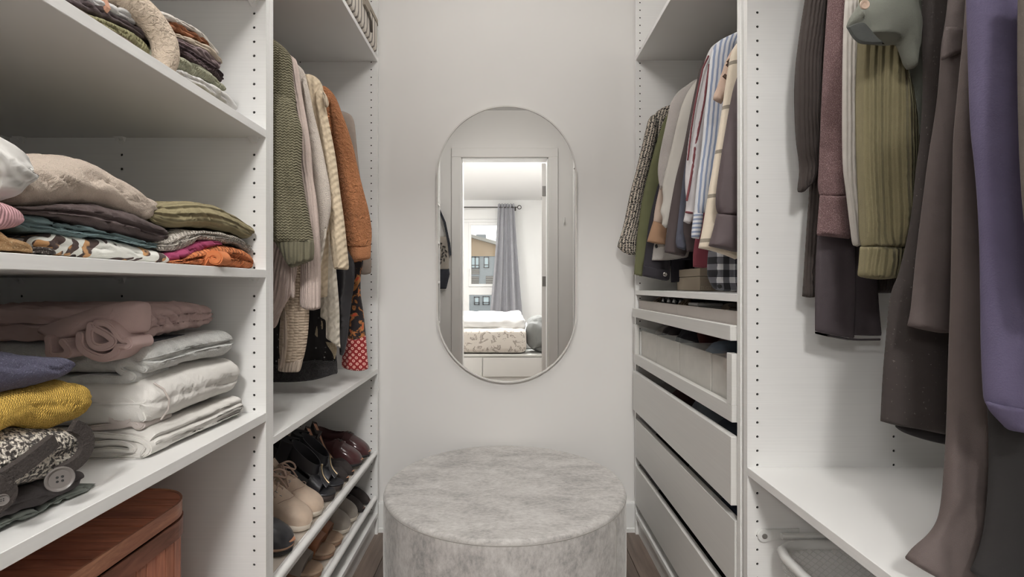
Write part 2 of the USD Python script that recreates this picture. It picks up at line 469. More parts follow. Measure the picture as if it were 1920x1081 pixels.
def board(name, col, rough=.42):
    """white foil-faced chipboard with a very faint horizontal grain"""
    return mat(name, {'tc': ('texture_coordinate', {}), 'mp': ('mapping', {'scale': (4.0, 4.0, 260.0)}), 'n': ('noise_texture', {'scale': 1.0, 'detail': 3.0}),
                      'rp': ('rgb_ramp', {'ramp': [(.3, tuple(c * .975 for c in col)), (.7, tuple(c * 1.015 for c in col))]}),
                      'b': ('bump', {'strength': .1, 'distance': .0004}), 'p': ('principled_bsdf', {'roughness': rough, 'specular_ior_level': .4})},
               [('tc.object', 'mp.vector'), ('mp.vector', 'n.vector'), ('n.fac', 'rp.fac'), ('rp.color', 'p.base_color'), ('n.fac', 'b.height'), ('b.normal', 'p.normal')])

WALL = wallpaint('wall_white', (.83, .815, .795))
WALLW = wallpaint('bedroom_white', (.82, .82, .81))
CEIL = wallpaint('ceiling_white', (.85, .84, .83), .9)
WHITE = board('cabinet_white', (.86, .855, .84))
FRONT = board('drawer_front_white', (.72, .71, .685), .5)  # darker than the cabinet white: weaker light on the fronts put into the colour
TRIM = plain('trim_white', (.80, .80, .785), .4)
HOLE_SHADE = plain('drilled_dark', (.035, .034, .032), .9)
STEEL = plain('brushed_steel', (.62, .61, .59), .3, 1.0)
BLACK = plain('black_plastic', (.02, .02, .02), .45)
def emit(name, col, s):
    return mat(name, {'e': ('emission', {'color': col, 'strength': s})}, surface='e.emission')
UNSEEN_LAMPGLOW = emit('closet_lamp_glow', (1.0, .965, .92), 12.0)
UNSEEN_BEDGLOW = emit('bedroom_lamp_glow', (1.0, .985, .96), 30.0)
UNSEEN_DOORGLOW = emit('bedroom_flush_glow', (1.0, .98, .95), 98.0)
FILLGLOW = emit('flush_lamp_glow', (1.0, .97, .93), 7.0)

# ------------------------------------------------------------------ unseen lamps of the two rooms
def unseen_lamp(label, x, y, z, r, h, glow):
    t = Thing('ceiling_lamp', label, 'lamp')
    t.add('ceiling_rose', lathe([(0, 2.589), (.05, 2.589), (.05, 2.575), (.012, 2.565), (0, 2.565)], (x, y), 24), TRIM)
    if z + h < 2.55:
        t.add('stem', cyl((x, y, z + h), (x, y, 2.57), .006), STEEL)
    t.add('shade', lathe([(0, z), (r * .86, z), (r * .97, z + .01), (r, z + .025), (r, z + h - .02), (r * .96, z + h), (0, z + h)], (x, y), 40), glow, label='glowing white drum shade')
    return t.done()
unseen_lamp('white drum lamp hanging under the closet ceiling over the aisle', 0.0, 1.2, 2.38, .17, .13, UNSEEN_LAMPGLOW)  # out of view; place and strength set to light the aisle
unseen_lamp('flat white flush lamp on the closet ceiling over the middle of the aisle', 0.0, .75, 2.548, .20, .03, FILLGLOW)  # added fill, out of view, brightens the wardrobe interiors
unseen_lamp('flat round lamp on the bedroom ceiling just outside the closet door', 0.0, -1.45, 2.555, .28, .025, UNSEEN_DOORGLOW)  # unseen, above the door head; lights the lower closet through the opening
unseen_lamp('white drum lamp under the bedroom ceiling', -1.75, -2.3, 2.40, .30, .14, UNSEEN_BEDGLOW)  # unseen, beyond the mirrored doorway; lights the bedroom and the closet door

# ------------------------------------------------------------------ the shell of closet and bedroom
YB = 2.19                                              # the wall the mirror hangs on
def shell(name, label, parts):
    t = Thing(name, label, None, kind='structure')
    for pn, m, ma in parts:
        t.add(pn, m, ma)
    return t.done()
shell('wall_back', 'plain white wall at the end of the closet aisle', [('wall_surface', box(-1.3, 1.3, YB, YB + .1, 0, 2.6), WALL)])
shell('wall_left', 'white side wall behind the left wardrobes', [('wall_surface', box(-1.25, -1.15, -.15, YB, 0, 2.6), WALL)])
shell('wall_right', 'white side wall behind the right wardrobes', [('wall_surface', box(1.15, 1.25, -.15, YB, 0, 2.6), WALL)])
DX0, DX1, DZ = -.399, .366, 2.176                      # door opening
shell('wall_front', 'closet wall with the door opening to the bedroom, seen in the mirror', [
    ('wall_surface', box(-2.6, DX0, -.27, -.15, 0, 2.6), WALL), ('wall_surface', box(DX1, 1.25, -.27, -.15, 0, 2.6), WALL), ('wall_surface', box(DX0, DX1, -.27, -.15, DZ, 2.6), WALL)])
shell('ceiling', 'white ceiling', [('ceiling_surface', box(-2.7, 1.5, -5.1, YB + .1, 2.59, 2.69), CEIL)])
WX0, WX1, WZ0, WZ1 = -1.80, .10, .30, 2.25
shell('wall_window', 'bedroom wall around the window, seen in the mirror', [
    ('wall_surface', box(-2.7, WX0, -5.0, -4.86, 0, 2.6), WALLW), ('wall_surface', box(WX1, 1.5, -5.0, -4.86, 0, 2.6), WALLW),
    ('wall_surface', box(WX0, WX1, -5.0, -4.86, 0, WZ0), WALLW), ('wall_surface', box(WX0, WX1, -5.0, -4.86, WZ1, 2.6), WALLW)])
shell('wall_bedroom', 'white side walls of the bedroom', [('wall_surface', box(-2.7, -2.6, -5.0, -.15, 0, 2.6), WALLW), ('wall_surface', box(1.25, 1.35, -5.0, -.15, 0, 2.6), WALLW)])

def wood(name, a, b, dark, scale=(30, 3, 30), rough=.5):
    return mat(name, {'tc': ('texture_coordinate', {}), 'oi': ('geometry', {}), 'mp': ('mapping', {'scale': scale}), 'n': ('noise_texture', {'scale': 1.0, 'detail': 6.0, 'roughness': .62, 'distortion': .4}),
                      'rp': ('rgb_ramp', {'ramp': [(.25, hexlin(dark, 1.3)), (.5, hexlin(a, 1.3)), (.72, hexlin(b, 1.3))]}), 'b': ('bump', {'strength': .3, 'distance': .0008}),
                      'p': ('principled_bsdf', {'roughness': rough, 'specular_ior_level': .35})},
               [('tc.object', 'mp.vector'), ('mp.vector', 'n.vector'), ('n.fac', 'rp.fac'), ('rp.color', 'p.base_color'), ('n.fac', 'b.height'), ('b.normal', 'p.normal')])
PLANKS = [wood('floor_oak_a', '645850', '73675e', '4e453e', (38, 2.2, 38)), wood('floor_oak_b', '5c524b', '6b6058', '483f39', (44, 2.0, 44)), wood('floor_oak_c', '61564e', '70655c', '4c433c', (34, 2.6, 34))]
fl = Thing('floor', 'grey-brown wood plank floor', None, kind='structure')
fl.add('subfloor', box(-2.7, 1.5, -5.1, YB + .1, -.12, -.012), plain('subfloor_grey', hexlin('6a5d53'), .8))
rng = random.Random(4)
for i in range(8):
    xa = -.64 + i * .16
    ys, y = [-.15], -.15 + (.35 + .42 * ((i * 7) % 5) / 5)
    while y < YB - .1:
        ys.append(y); y += 1.15
    ys.append(YB)
    for a, b in zip(ys, ys[1:]):
        fl.add('plank', box(xa + .0008, xa + .1592, a + .0008, b - .0008, -.012, 0, .0012), PLANKS[rng.randrange(3)])
fl.done()
bb = Thing('baseboard_back', 'white baseboard along the mirror wall', None, kind='structure')
bb.add('moulding', prism(sg.Polygon([(YB, 0), (YB, .125), (YB - .010, .125), (YB - .014, .118), (YB - .014, .02), (YB - .02, .016), (YB - .02, 0)]), -.56, .56, 'yz'), TRIM)
bb.done()

# the door: casing round the opening, the leaf swung open into the bedroom
dr = Thing('door_1', 'open white door with its casing, seen in the mirror', None, kind='structure')
for z0, z1, xa, xb in ((0, DZ, DX0 - .085, DX0), (0, DZ, DX1, DX1 + .085), (DZ, DZ + .078, DX0 - .085, DX1 + .085)):
    dr.add('casing', box(xa, xb, -.15, -.132, z0, z1, .003), WALL)
for z0, z1, xa, xb in ((0, DZ, DX0, DX0 + .012), (DZ - .012, DZ, DX0, DX1), (0, DZ, DX1 - .012, DX1)):
    dr.add('jamb', box(xa, xb, -.275, -.15, z0, z1, .001), TRIM)
def swing(m):
    v, f = V3(m); a = math.radians(6.5); c = np.array([.358, -.285])
    q = v[:, :2] - c; v = v.copy()
    v[:, 0] = c[0] + q[:, 0] * math.cos(a) - q[:, 1] * math.sin(a); v[:, 1] = c[1] + q[:, 0] * math.sin(a) + q[:, 1] * math.cos(a)
    return v, f
leaf = dr.add('door_leaf', swing(box(.318, .358, -1.05, -.285, .012, 2.16, .003)), WALL)
for z in (1.906, 1.088):
    h = dr.add('hinge', cat(box(.323, .352, -.285, -.2825, z - .045, z + .045, .001), cyl((.355, -.283, z - .045), (.355, -.283, z + .045), .006, n=10)), plain('hinge_steel', (.25, .24, .23), .4, .8), parent=leaf)
dr.done()
hk = Thing('wall_hook', 'small white hook on the closet wall right of the door, seen in the mirror', 'hook')
hx, hz = (1058 - CX) * 4.49 / FPX, EYE - (414 - CY) * 4.49 / FPX
hk.add('hook_plate', box(hx - .008, hx + .008, -.15, -.145, hz - .03, hz + .03, .002), TRIM)
hk.add('hook_arm', tube([(hx, -.145, hz - .012), (hx, -.125, hz - .02), (hx, -.115, hz - .012), (hx, -.112, hz + .004)], .004), TRIM)
hk.done()

# ------------------------------------------------------------------ wardrobes
XA, XBK = .545, 1.125                                   # front edge and back of the wardrobes, |x|
def drilled(x0, x1, y0, y1, z0, z1, rows, zs, near=True):
    """side panel with the rows of shelf-pin holes bored into its camera side; returns panel and the dark plugs that stand in for the shade inside the holes"""
    m = m3.Manifold.cube((x1 - x0, y1 - y0, z1 - z0)).translate((x0, y0, z0))
    c = m3.Manifold.cylinder(.011, .0030, .0030, 10).rotate((-90, 0, 0))
    holes, plugs = [], []
    for x in rows:
        for z in zs:
            holes.append(c.translate((x, y0 - .001, z)))
            plugs.append((x, z))
    m = m - m3.Manifold.batch_boolean(holes, m3.OpType.Add)
    pl = m3.Manifold.cylinder(.004, .0029, .0029, 8).rotate((-90, 0, 0))  # near-black plugs: the shade inside the bores put into colour
    return V3(m), cat(*[V3(pl.translate((x, y0 + .0016, z))) for x, z in plugs])

def pins(t, sh, s, y, z, rows):
    for x in rows:
        m = cat(hull([(s * (x - .011), y, z), (s * (x + .011), y, z), (s * (x - .011), y - .012, z), (s * (x + .011), y - .012, z), (s * (x - .006), y, z - .013), (s * (x + .006), y, z - .013)]),
                cyl((s * x, y - .009, z - .006), (s * x, y - .011, z - .007), .003, n=8))
        t.add('shelf_pin', m, WHITE, parent=sh, smooth=False)

def carcass(s, ya, yb, label, zoff, far_rows=(.572, .872, 1.099)):
    """frame of one wardrobe; s = -1 left, +1 right; near panel at ya, far panel at yb (inner face)"""
    t = Thing('wardrobe', label, 'wardrobe')
    zs = np.arange(zoff, 2.3, .032)
    pan, plug = drilled(min(s * XA, s * XBK), max(s * XA, s * XBK), yb, yb + .018, 0, 2.36, [s * r for r in far_rows], zs)
    k = t.add('side_panel', pan, WHITE, smooth=False)
    t.add('drilled_holes', plug, HOLE_SHADE, smooth=False, parent=k, kind='stuff', label='rows of small dark shelf pin holes')
    t.add('side_panel', box(s * XA, s * XBK, ya, ya + .018, 0, 2.36, .001), WHITE)
    t.add('back_panel', box(s * XBK, s * (XBK + .006), ya, yb + .018, .05, 2.36), WHITE)
    t.add('top_panel', box(s * XA, s * XBK, ya + .018, yb, 2.342, 2.36, .001), WHITE)
    t.add('bottom_panel', box(s * XA, s * XBK, ya + .018, yb, .072, .09, .001), WHITE)
    t.add('plinth', box(s * (XA + .012), s * (XA + .03), ya + .018, yb, 0, .0718), WHITE)
    return t, ya + .018, yb

# near left: four shelves of folded clothes
YN = 1.156
wl, a, b = carcass(-1, .16, YN, 'near left white wardrobe with shelves of folded clothes and a wooden hamper below', .098)
SHA, SHB, SHC = 1.4025, 1.086, .762                       # shelf tops
for top, th in ((1.712, .018), (SHA, .018), (SHB, .0185), (SHC, .0195)):
    k = wl.add('shelf', box(-XA, -XBK, a, b, top - th, top, .0008), WHITE)
    if top > 1.0:
        pins(wl, k, -1, b, top - th, (.572, .872, 1.099))
wl.done()
# far left: hanging clothes over a shelf and two slanted shoe racks
wf, a, b = carcass(-1, 1.1745, 2.155, 'far left white wardrobe with hanging knitwear and slanted shoe racks', .105)
for top in (2.012, .697):
    k = wf.add('shelf', box(-XA, -XBK, a, b, top - .018, top, .0008), WHITE)
RAILZ = 1.93
RAILS = {}
def rail(t, s, ya, yb, RAILZ=1.93):
    k = t.add('clothes_rail', cyl((s * .835, ya, RAILZ), (s * .835, yb, RAILZ), .0125, n=16), WHITE)
    for y, d in ((ya, 1), (yb, -1)):
        t.add('rail_holder', cyl((s * .835, y, RAILZ), (s * .835, y + d * .008, RAILZ), .022, n=20), WHITE, parent=k)
rail(wf, -1, a, b, 1.855)
RACKSLOPE = .30
def rack_z(zf, x):
    return zf + (-.56 - x) * RACKSLOPE
FELT = plain('rack_liner_beige', hexlin('a39a90', 1.5), .95)
for zf in (.322, .135):                                  # rail top height, shelf plate front height
    plate = np.array([(-.56, zf), (-1.09, rack_z(zf, -1.09))])
    k = wf.add('shoe_rack', prism(sg.Polygon([(-.562, zf - .012), (-1.09, rack_z(zf, -1.09) - .012), (-1.09, rack_z(zf, -1.09)), (-.562, zf)]), a + .004, b - .004), WHITE, smooth=False)
    wf.add('rack_liner', prism(sg.Polygon([(-.585, rack_z(zf, -.585) + .0002), (-1.08, rack_z(zf, -1.08) + .0002), (-1.08, rack_z(zf, -1.08) + .0012), (-.585, rack_z(zf, -.585) + .0012)]), a + .012, b - .012), FELT, smooth=False, parent=k)
    wf.add('front_rail', tube([(-.556, a + .004, zf + .020), (-.556, b - .004, zf + .020)], .0112, 14), WHITE, parent=k, label='round white retaining rail')
wf.done()
# far right: hanging shirts over a shelf, a jewellery tray, a glass-fronted drawer and three plain drawers
wr, a, b = carcass(1, 1.190, 2.155, 'far right white wardrobe with hanging shirts over drawers', .100, (.563, .872, 1.099))
RA, RB = a, b
for top, th in ((2.018, .018), (1.030, .0185)):
    wr.add('shelf', box(XA, XBK, a, b, top - th, top, .0008), WHITE)
rail(wr, 1, a, b)
def drawer_box(parent, x, z0, z1, label=None):
    for m in (box(x, x + .5, a + .02, a + .032, z0, z1), box(x, x + .5, b - .032, b - .02, z0, z1)):
        wr.add('drawer_side', m, WHITE, parent=parent)
    wr.add('drawer_back', box(x + .49, x + .502, a + .032, b - .032, z0, z1), WHITE, parent=parent)
    wr.add('drawer_bottom', box(x, x + .49, a + .032, b - .032, z0, z0 + .01), WHITE, parent=parent)
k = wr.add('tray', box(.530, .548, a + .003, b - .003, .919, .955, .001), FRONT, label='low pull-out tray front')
wr.add('tray_bottom', box(.548, 1.04, a + .01, b - .01, .925, .935), WHITE, parent=k)
FELTG = fabric('tray_felt', 'aaa29c', 'plain', 500, k=1.35, var=.04)
for m in (box(.555, .565, a + .012, 1.66, .9355, .988, .001), box(.555, .565, 1.662, b - .012, .9355, .988, .001)):
    wr.add('felt_divider', m, FELTG, parent=k, label='grey felt wall of the jewellery insert')
for m in (box(1.0, 1.01, a + .012, b - .012, .9355, .988), box(.566, 1.0, a + .012, a + .022, .9355, .985), box(.566, 1.0, 1.655, 1.665, .9355, .98), box(.566, 1.0, b - .022, b - .012, .9355, .985)):
    wr.add('felt_divider', m, FELTG, parent=k)
GLASS = mat('drawer_glass', {'t': ('transparent_bsdf', {'color': (.985, .985, .98)}), 'g': ('glossy_bsdf', {'color': (.9, .95, .95), 'roughness': .02}), 'm': ('mix_closure', {'fac': .05})},
            [('t.BSDF', 'm.closure1'), ('g.BSDF', 'm.closure2')], surface='m.closure')
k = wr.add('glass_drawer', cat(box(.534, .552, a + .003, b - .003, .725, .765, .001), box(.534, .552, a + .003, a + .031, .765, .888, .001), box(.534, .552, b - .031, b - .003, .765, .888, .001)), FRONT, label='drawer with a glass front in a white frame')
wr.add('glass_pane', box(.541, .545, a + .028, b - .028, .760, .886), GLASS, parent=k, label='clear glass front')
drawer_box(k, .554, .735, .86)
for z0, z1, x in ((.528, .691, .532), (.332, .492, .541), (.131, .292, .543)):
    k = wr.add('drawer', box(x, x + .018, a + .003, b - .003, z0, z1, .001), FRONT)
    drawer_box(k, x + .0185, z0 + .01, z1 - .045)
wr.done()
fs = Thing('trim_1', 'white filler strip between the two right wardrobes', None, kind='structure')
fs.add('filler', box(.553, .60, 1.1745, 1.1895, 0, 2.36, .001), WHITE)
fs.done()
# near right: long hanging clothes over a shelf and a wire basket
wn, a, b = carcass(1, .16, YN, 'near right white wardrobe with dresses hanging over a shelf', .100, (.568, .877, 1.099))
SHH = .639
for top, th in ((2.018, .018), (SHH, .0185)):
    wn.add('shelf', box(XA, XBK, a, b, top - th, top, .0008), WHITE)
rail(wn, 1, a, b)
wn.done()

# ------------------------------------------------------------------ the ottoman
def velvet(name, sc):
    return mat(name, {'tc': ('texture_coordinate', {}), 'mp': ('mapping', {'scale': sc}), 'n': ('noise_texture', {'scale': 1.0, 'detail': 8.0, 'roughness': .72, 'distortion': .5}),
                      'mp2': ('mapping', {'scale': tuple(q * 9 for q in sc)}), 'n2': ('noise_texture', {'scale': 1.0, 'detail': 4.0, 'roughness': .7}),
                      'mx': ('mix', {'fac': .38}), 'rp': ('rgb_ramp', {'ramp': [(.36, hexlin('878583', 1.3)), (.5, hexlin('aba8a5', 1.36)), (.64, hexlin('c0bebb', 1.36))]}),
                      'b': ('bump', {'strength': .35, 'distance': .0012}), 'p': ('principled_bsdf', {'roughness': .8, 'sheen_weight': .5, 'sheen_roughness': .4, 'sheen_tint': (.9, .89, .87), 'specular_ior_level': .3})},
               [('tc.object', 'mp.vector'), ('mp.vector', 'n.vector'), ('tc.object', 'mp2.vector'), ('mp2.vector', 'n2.vector'), ('n.fac', 'mx.color1'), ('n2.fac', 'mx.color2'),
                ('mx.color', 'rp.fac'), ('rp.color', 'p.base_color'), ('n2.fac', 'b.height'), ('b.normal', 'p.normal')])
OC, OR_, OZ = (-.006, 1.765), .408, .372
ot = Thing('ottoman', 'round pale grey crushed velvet ottoman under the mirror', 'ottoman')
ang = np.linspace(0, np.pi / 2, 7)
ot.add('top_cushion', lathe([(0, OZ)] + [(q, OZ) for q in np.linspace(.06, OR_ - .02, 6)] + [(OR_ - .012 + .012 * math.sin(t), OZ - .012 + .012 * math.cos(t)) for t in ang[1:]] + [(OR_, OZ - .014)], OC, 96), velvet('velvet_top', (7, 13, 9)), smooth=60)
ot.add('side_cover', lathe([(OR_, OZ - .016), (OR_ + .0015, OZ - .05), (OR_ + .002, OZ - .2), (OR_, .06), (OR_ - .01, .03), (OR_ - .02, .012), (0, .012)], OC, 96), velvet('velvet_side', (8, 8, 5)), smooth=60)
th = np.linspace(0, 2 * np.pi, 97)[:-1]
ot.add('seam_piping', tube(np.stack([OC[0] + (OR_ - .001) * np.cos(th), OC[1] + (OR_ - .001) * np.sin(th), np.full(96, OZ - .015)], 1), .0022, 6, True), plain('piping_grey', hexlin('9b9893', 1.2), .8))
for q in (-.62, 2.15):
    sx, sy = OC[0] + (OR_ + .0018) * math.cos(q), OC[1] + (OR_ + .0018) * math.sin(q)
    ot.add('side_seam', tube([(sx, sy, OZ - .02), (sx, sy, .2), (sx - .002 * math.cos(q), sy, .05)], .0016, 5), LOOKS['piping_grey'])
for q in range(4):
    c = OC[0] + .3 * math.cos(q * 1.57 + .8), OC[1] + .3 * math.sin(q * 1.57 + .8)
    ot.add('foot', lathe([(0, 0), (.02, 0), (.02, .013), (0, .013)], c, 16), BLACK)
ot.done()

# ------------------------------------------------------------------ the mirror
MY = 2.17
def capsule(w, h, zc, n=40):
    r = w / 2
    return sg.LineString([(0, zc - h / 2 + r), (0, zc + h / 2 - r)]).buffer(r, quad_segs=n)
mz, mw, mh = 1.226, .596, 1.178
mi = Thing('mirror', 'tall pill-shaped wall mirror with a thin pale rim', 'mirror')
mi.add('frame', prism(capsule(mw, mh, mz).difference(capsule(mw - .012, mh - .012, mz)), MY - .004, YB - .0005), plain('mirror_rim', (.72, .70, .67), .35), smooth=40)
mi.add('glass', prism(capsule(mw - .0121, mh - .0121, mz), MY, MY + .005), plain('mirror_silver', (.93, .93, .92), 0.0, 1.0), smooth=False)
mi.add('backing', prism(capsule(mw - .0125, mh - .0125, mz), MY + .0052, YB - .001), BLACK, smooth=False)
mi.done()

# ------------------------------------------------------------------ the bedroom that the mirror shows
w1 = Thing('window_1', 'white bedroom window with one opening sash and a fixed pane below, seen in the mirror', None, kind='structure')
UPVC = plain('window_white', (.82, .82, .81), .35)
PANE = mat('window_glass', {'t': ('transparent_bsdf', {'color': (.97, .98, .98)}), 'g': ('glossy_bsdf', {'color': (1, 1, 1), 'roughness': .01}), 'f': ('fresnel', {'IOR': 1.3}), 'm': ('mix_closure', {})},
           [('f.fac', 'm.fac'), ('t.BSDF', 'm.closure1'), ('g.BSDF', 'm.closure2')], surface='m.closure')
yw0, yw1 = -4.96, -4.88
fr = [box(WX0, WX1, yw0, yw1, WZ1 - .06, WZ1, .004), box(WX0, WX1, yw0, yw1, WZ0, WZ0 + .06, .004), box(WX0, WX0 + .06, yw0 + .001, yw1 - .001, WZ0 + .001, WZ1 - .001, .004), box(WX1 - .06, WX1, yw0 + .001, yw1 - .001, WZ0 + .001, WZ1 - .001, .004),
      box(-.80, -.68, yw0 + .003, yw1 - .003, WZ0 + .003, WZ1 - .003, .004), box(WX0 + .003, WX1 - .003, yw0 + .006, yw1 - .006, .88, 1.06, .004)]
w1.add('window_frame', cat(*fr), UPVC, smooth=False)
w1.add('sash', cat(*[box(*q, yw1 - .03 + e_, yw1 + .012 - e_, *z, .003) for q, z, e_ in (((-.69, -.64), (1.032, 2.188), .001), ((-.02, .05), (1.032, 2.188), .001), ((-.69, .05), (2.14, 2.19), 0), ((-.69, .05), (1.03, 1.08), 0))]), UPVC, smooth=False)
w1.add('pane', box(-.65, .0, -4.925, -4.92, 1.06, 2.16), PANE); w1.add('pane', box(-.69, .05, -4.925, -4.92, .34, .90), PANE)
w1.add('pane', box(WX0 + .05, -.79, -4.925, -4.92, 1.05, 2.2), PANE); w1.add('pane', box(WX0 + .05, -.79, -4.925, -4.92, .34, .90), PANE)
w1.add('window_handle', cat(box(-.70, -.67, yw1 + .01, yw1 + .02, 1.30, 1.36, .003), box(-.693, -.677, yw1 + .02, yw1 + .035, 1.22, 1.35, .004)), UPVC)
w1.add('window_sill', box(WX0 - .05, WX1 + .05, -4.88, -4.80, WZ0 - .03, WZ0, .004), UPVC)
w1.done()
YC = -4.70
GREYCURT = fabric('curtain_grey', '8e8e93', 'plain', 300, k=1.5, var=.05)
yv = 2 * MY - YC
cu = Thing('curtain', 'grey pleated curtain hanging beside the bedroom window, seen in the mirror', 'curtain')
nx, nz = 90, 24
g = []
for j in range(nz + 1):
    q = j / nz
    z = 2.49 - q * 2.45
    xl = -.155 + (-.14) * min(1, q * 1.28) ** 1.3; xr = .135 + .14 * min(1, q * 1.28) ** 1.2
    for i in range(nx + 1):
        u = i / nx
        amp = .014 + .03 * min(1, q * 2)
        ph = 2 * np.pi * 4.2 * (u + .018 * math.sin(9 * u + 2))
        g.append((xl + (xr - xl) * u, YC + amp * math.sin(ph) + .006 * math.sin(2.3 * ph + 3 * q), z))
g = np.array(g)
back = g + [0, -.004, 0]
idx = np.arange((nx + 1) * (nz + 1)).reshape(nz + 1, nx + 1)
q4 = np.stack([idx[:-1, :-1].ravel(), idx[:-1, 1:].ravel(), idx[1:, 1:].ravel(), idx[1:, :-1].ravel()], 1)
cu.add('drape', cat((g, q4[:, ::-1]), (back, q4)), GREYCURT, smooth=True)
for i in range(6):
    x = -.13 + i * .05
    cu.add('header_tab', box(x - .012, x + .012, YC - .018, YC + .03, 2.44, 2.50, .004), GREYCURT)
cu.done()
rd = Thing('curtain_rod', 'thin dark curtain rod with a ring finial over the bedroom window', 'curtain rod')
DARKM = plain('rod_dark_metal', (.09, .085, .08), .4, .8)
rz = 2.435
rd.add('rod', tube([(-2.0, YC, rz), (.17, YC, rz)], .011, 10), DARKM)
th = np.linspace(0, 2 * np.pi, 25)[:-1]
rd.add('finial', cat(tube(np.stack([.225 + .032 * np.cos(th), np.full(24, YC), rz + .032 * np.sin(th)], 1), .007, 6, True), cyl((.17, YC, rz), (.194, YC, rz), .008, n=8)), DARKM)
for x in (-1.9, .155):
    rd.add('bracket', cat(box(x - .008, x + .008, -4.86, YC, rz - .008, rz + .004, .001), box(x - .014, x + .014, -4.86, -4.855, rz - .04, rz + .03, .001)), DARKM)
rd.done()

BEDW = plain('bed_white', (.80, .80, .78), .45)
bd = Thing('bed', 'white storage bed frame with drawers, seen in the mirror', 'bed')
bd.add('bed_base', box(-1.35, 1.15, -2.95, -.955, .02, .318, .002), BEDW)
bd.add('bed_rail', box(-1.35, 1.15, -2.95, -.93, .3185, .34, .003), BEDW)
for xa, xb in ((-1.34, -.254), (-.246, 1.14)):
    bd.add('drawer_front', box(xa, xb, -.955, -.935, .108, .305, .002), BEDW)
bd.add('mattress', rbox(-1.28, 1.10, -2.9, -1.34, .341, .53, .04, 16), plain('mattress_white', (.78, .78, .77), .9))
bd.done()
def soft(x0, x1, y0, y1, z0, z1, r, seed, amp=.01, q=9.0, n=3, edge=.035, ridge=0.0):
    s = m3.Manifold.sphere(r, 16)
    m = m3.Manifold.batch_hull([s.translate((X, Y, Z)) for X in (x0 + r, x1 - r) for Y in (y0 + r, y1 - r) for Z in (z0 + r, z1 - r)]).refine_to_length(edge)
    v, f = V3(m)
    _, _, nn = meshkit.arrays((v, f), True)
    d = amp * 2 * (meshkit.fbm(v * q + seed * 5.1, n, seed) - .5)
    if ridge:
        d = d - ridge * np.clip(1 - np.abs(meshkit.fbm(v * q * .8 + seed, 2, seed + 3) - .5) * 8, 0, 1)
    return v + nn * d[:, None], f
FLORAL = painted('floral_blanket', {'n': ('noise_texture', {'scale': 9.0, 'detail': 5.0, 'roughness': .6, 'distortion': 2.2}), 'r': ('rgb_ramp', {'ramp': [(.0, hexlin('c8c2ba', 1.2)), (.53, hexlin('c8c2ba', 1.2)), (.57, hexlin('8d857e', 1.2)), (.62, hexlin('a0988f', 1.2)), (.66, hexlin('cbc5bd', 1.2))]}),
                   'v': ('voronoi_texture', {'scale': 4.2, 'randomness': .9}), 'vr': ('rgb_ramp', {'ramp': [(.0, (1, 1, 1)), (.14, (1, 1, 1)), (.2, (0, 0, 0))]}), 'n2': ('noise_texture', {'scale': 30.0, 'detail': 3.0}), 'fl': ('mix', {'color1': hexlin('b58f84', 1.2), 'color2': hexlin('d5bcb2', 1.2)}), 'mx': ('mix', {})},
                   [('tc.object', 'n.vector'), ('n.fac', 'r.fac'), ('tc.object', 'v.vector'), ('v.distance', 'vr.fac'), ('tc.object', 'n2.vector'), ('n2.fac', 'fl.fac'), ('vr.color', 'mx.fac'), ('r.color', 'mx.color1'), ('fl.color', 'mx.color2')], 'mx.color')
bk = Thing('blanket', 'cream blanket with a grey and pink floral print hanging over the bed side', 'blanket')
bk.add('floral_side', soft(-1.30, .205, -1.32, -.935, .350, .60, .05, 3, .012, 6), FLORAL, smooth=True)
bk.done()
st_ = Thing('bed_sheet', 'rumpled white bedding on top of the bed', 'bedding')
SHEET = fabric('bed_linen_white', 'dedede', 'plain', 300, k=1.05, var=.03)
st_.add('cover', soft(-1.30, .20, -2.85, -1.02, .608, .665, .045, 5, .018, 7, edge=.03, ridge=.02), SHEET, smooth=True)
st_.done()
pw = Thing('pillow', 'grey pillow slumped at the head of the bed, seen in the mirror', 'pillow')
PILG = fabric('pillow_grey', '7d7f7e', 'plain', 300, k=1.3, var=.05)
pw.add('pillow_cover', soft(.20, .95, -1.32, -.955, .345, .73, .12, 8, .035, 5, edge=.03, ridge=.03), PILG, smooth=True)
pw.done()

# house across the street, seen through the bedroom window
hs = Thing('house', 'house with tan gable and blue-grey siding seen through the window in the mirror', 'house')
SID = plain('house_siding', hexlin('868c91', 1.05), .8); TAN = plain('house_tan_cladding', hexlin('9a8771', 1.0), .8); ROOF = plain('house_roof', hexlin('8c8a86', 1.1), .9)
def hp(px_, py_, Yv=34.0):
    return ((px_ - CX) * Yv / FPX, EYE - (py_ - CY) * Yv / FPX)
hy = 2 * MY - 34.0
x1h = 1.9
gz = hp(0, 480)[1]
pk = (-4.2, hp(0, 431)[1])
lines = []
hs.add('wall', box(-10.5, x1h, hy - 6, hy, -5, gz), SID, smooth=False)
hs.add('gable', prism(sg.Polygon([(-10.5, gz), (x1h, gz), pk]), hy - 6, hy + .05), TAN, smooth=False)
hs.add('roof', prism(sg.Polygon([(-10.9, gz - .05), pk, (x1h + .4, gz - .1), (x1h + .4, gz + .12), (pk[0], pk[1] + .2), (-10.9, gz + .15)]), hy - 6.2, hy + .4), ROOF, smooth=False)
cxh, czh = hp(898, 447)
hs.add('chimney', box(cxh - .35, cxh + .35, hy - 3.4, hy - 2.7, czh - 1.2, czh + .55, .03), SID)
WINF = plain('house_window_frame', hexlin('55565a', 1.0), .5); WING = plain('house_window_glass', hexlin('9fb0b8', 1.1), .1, 0, .8); DARKG = plain('house_dark_opening', hexlin('6a6664', 1.0), .6)
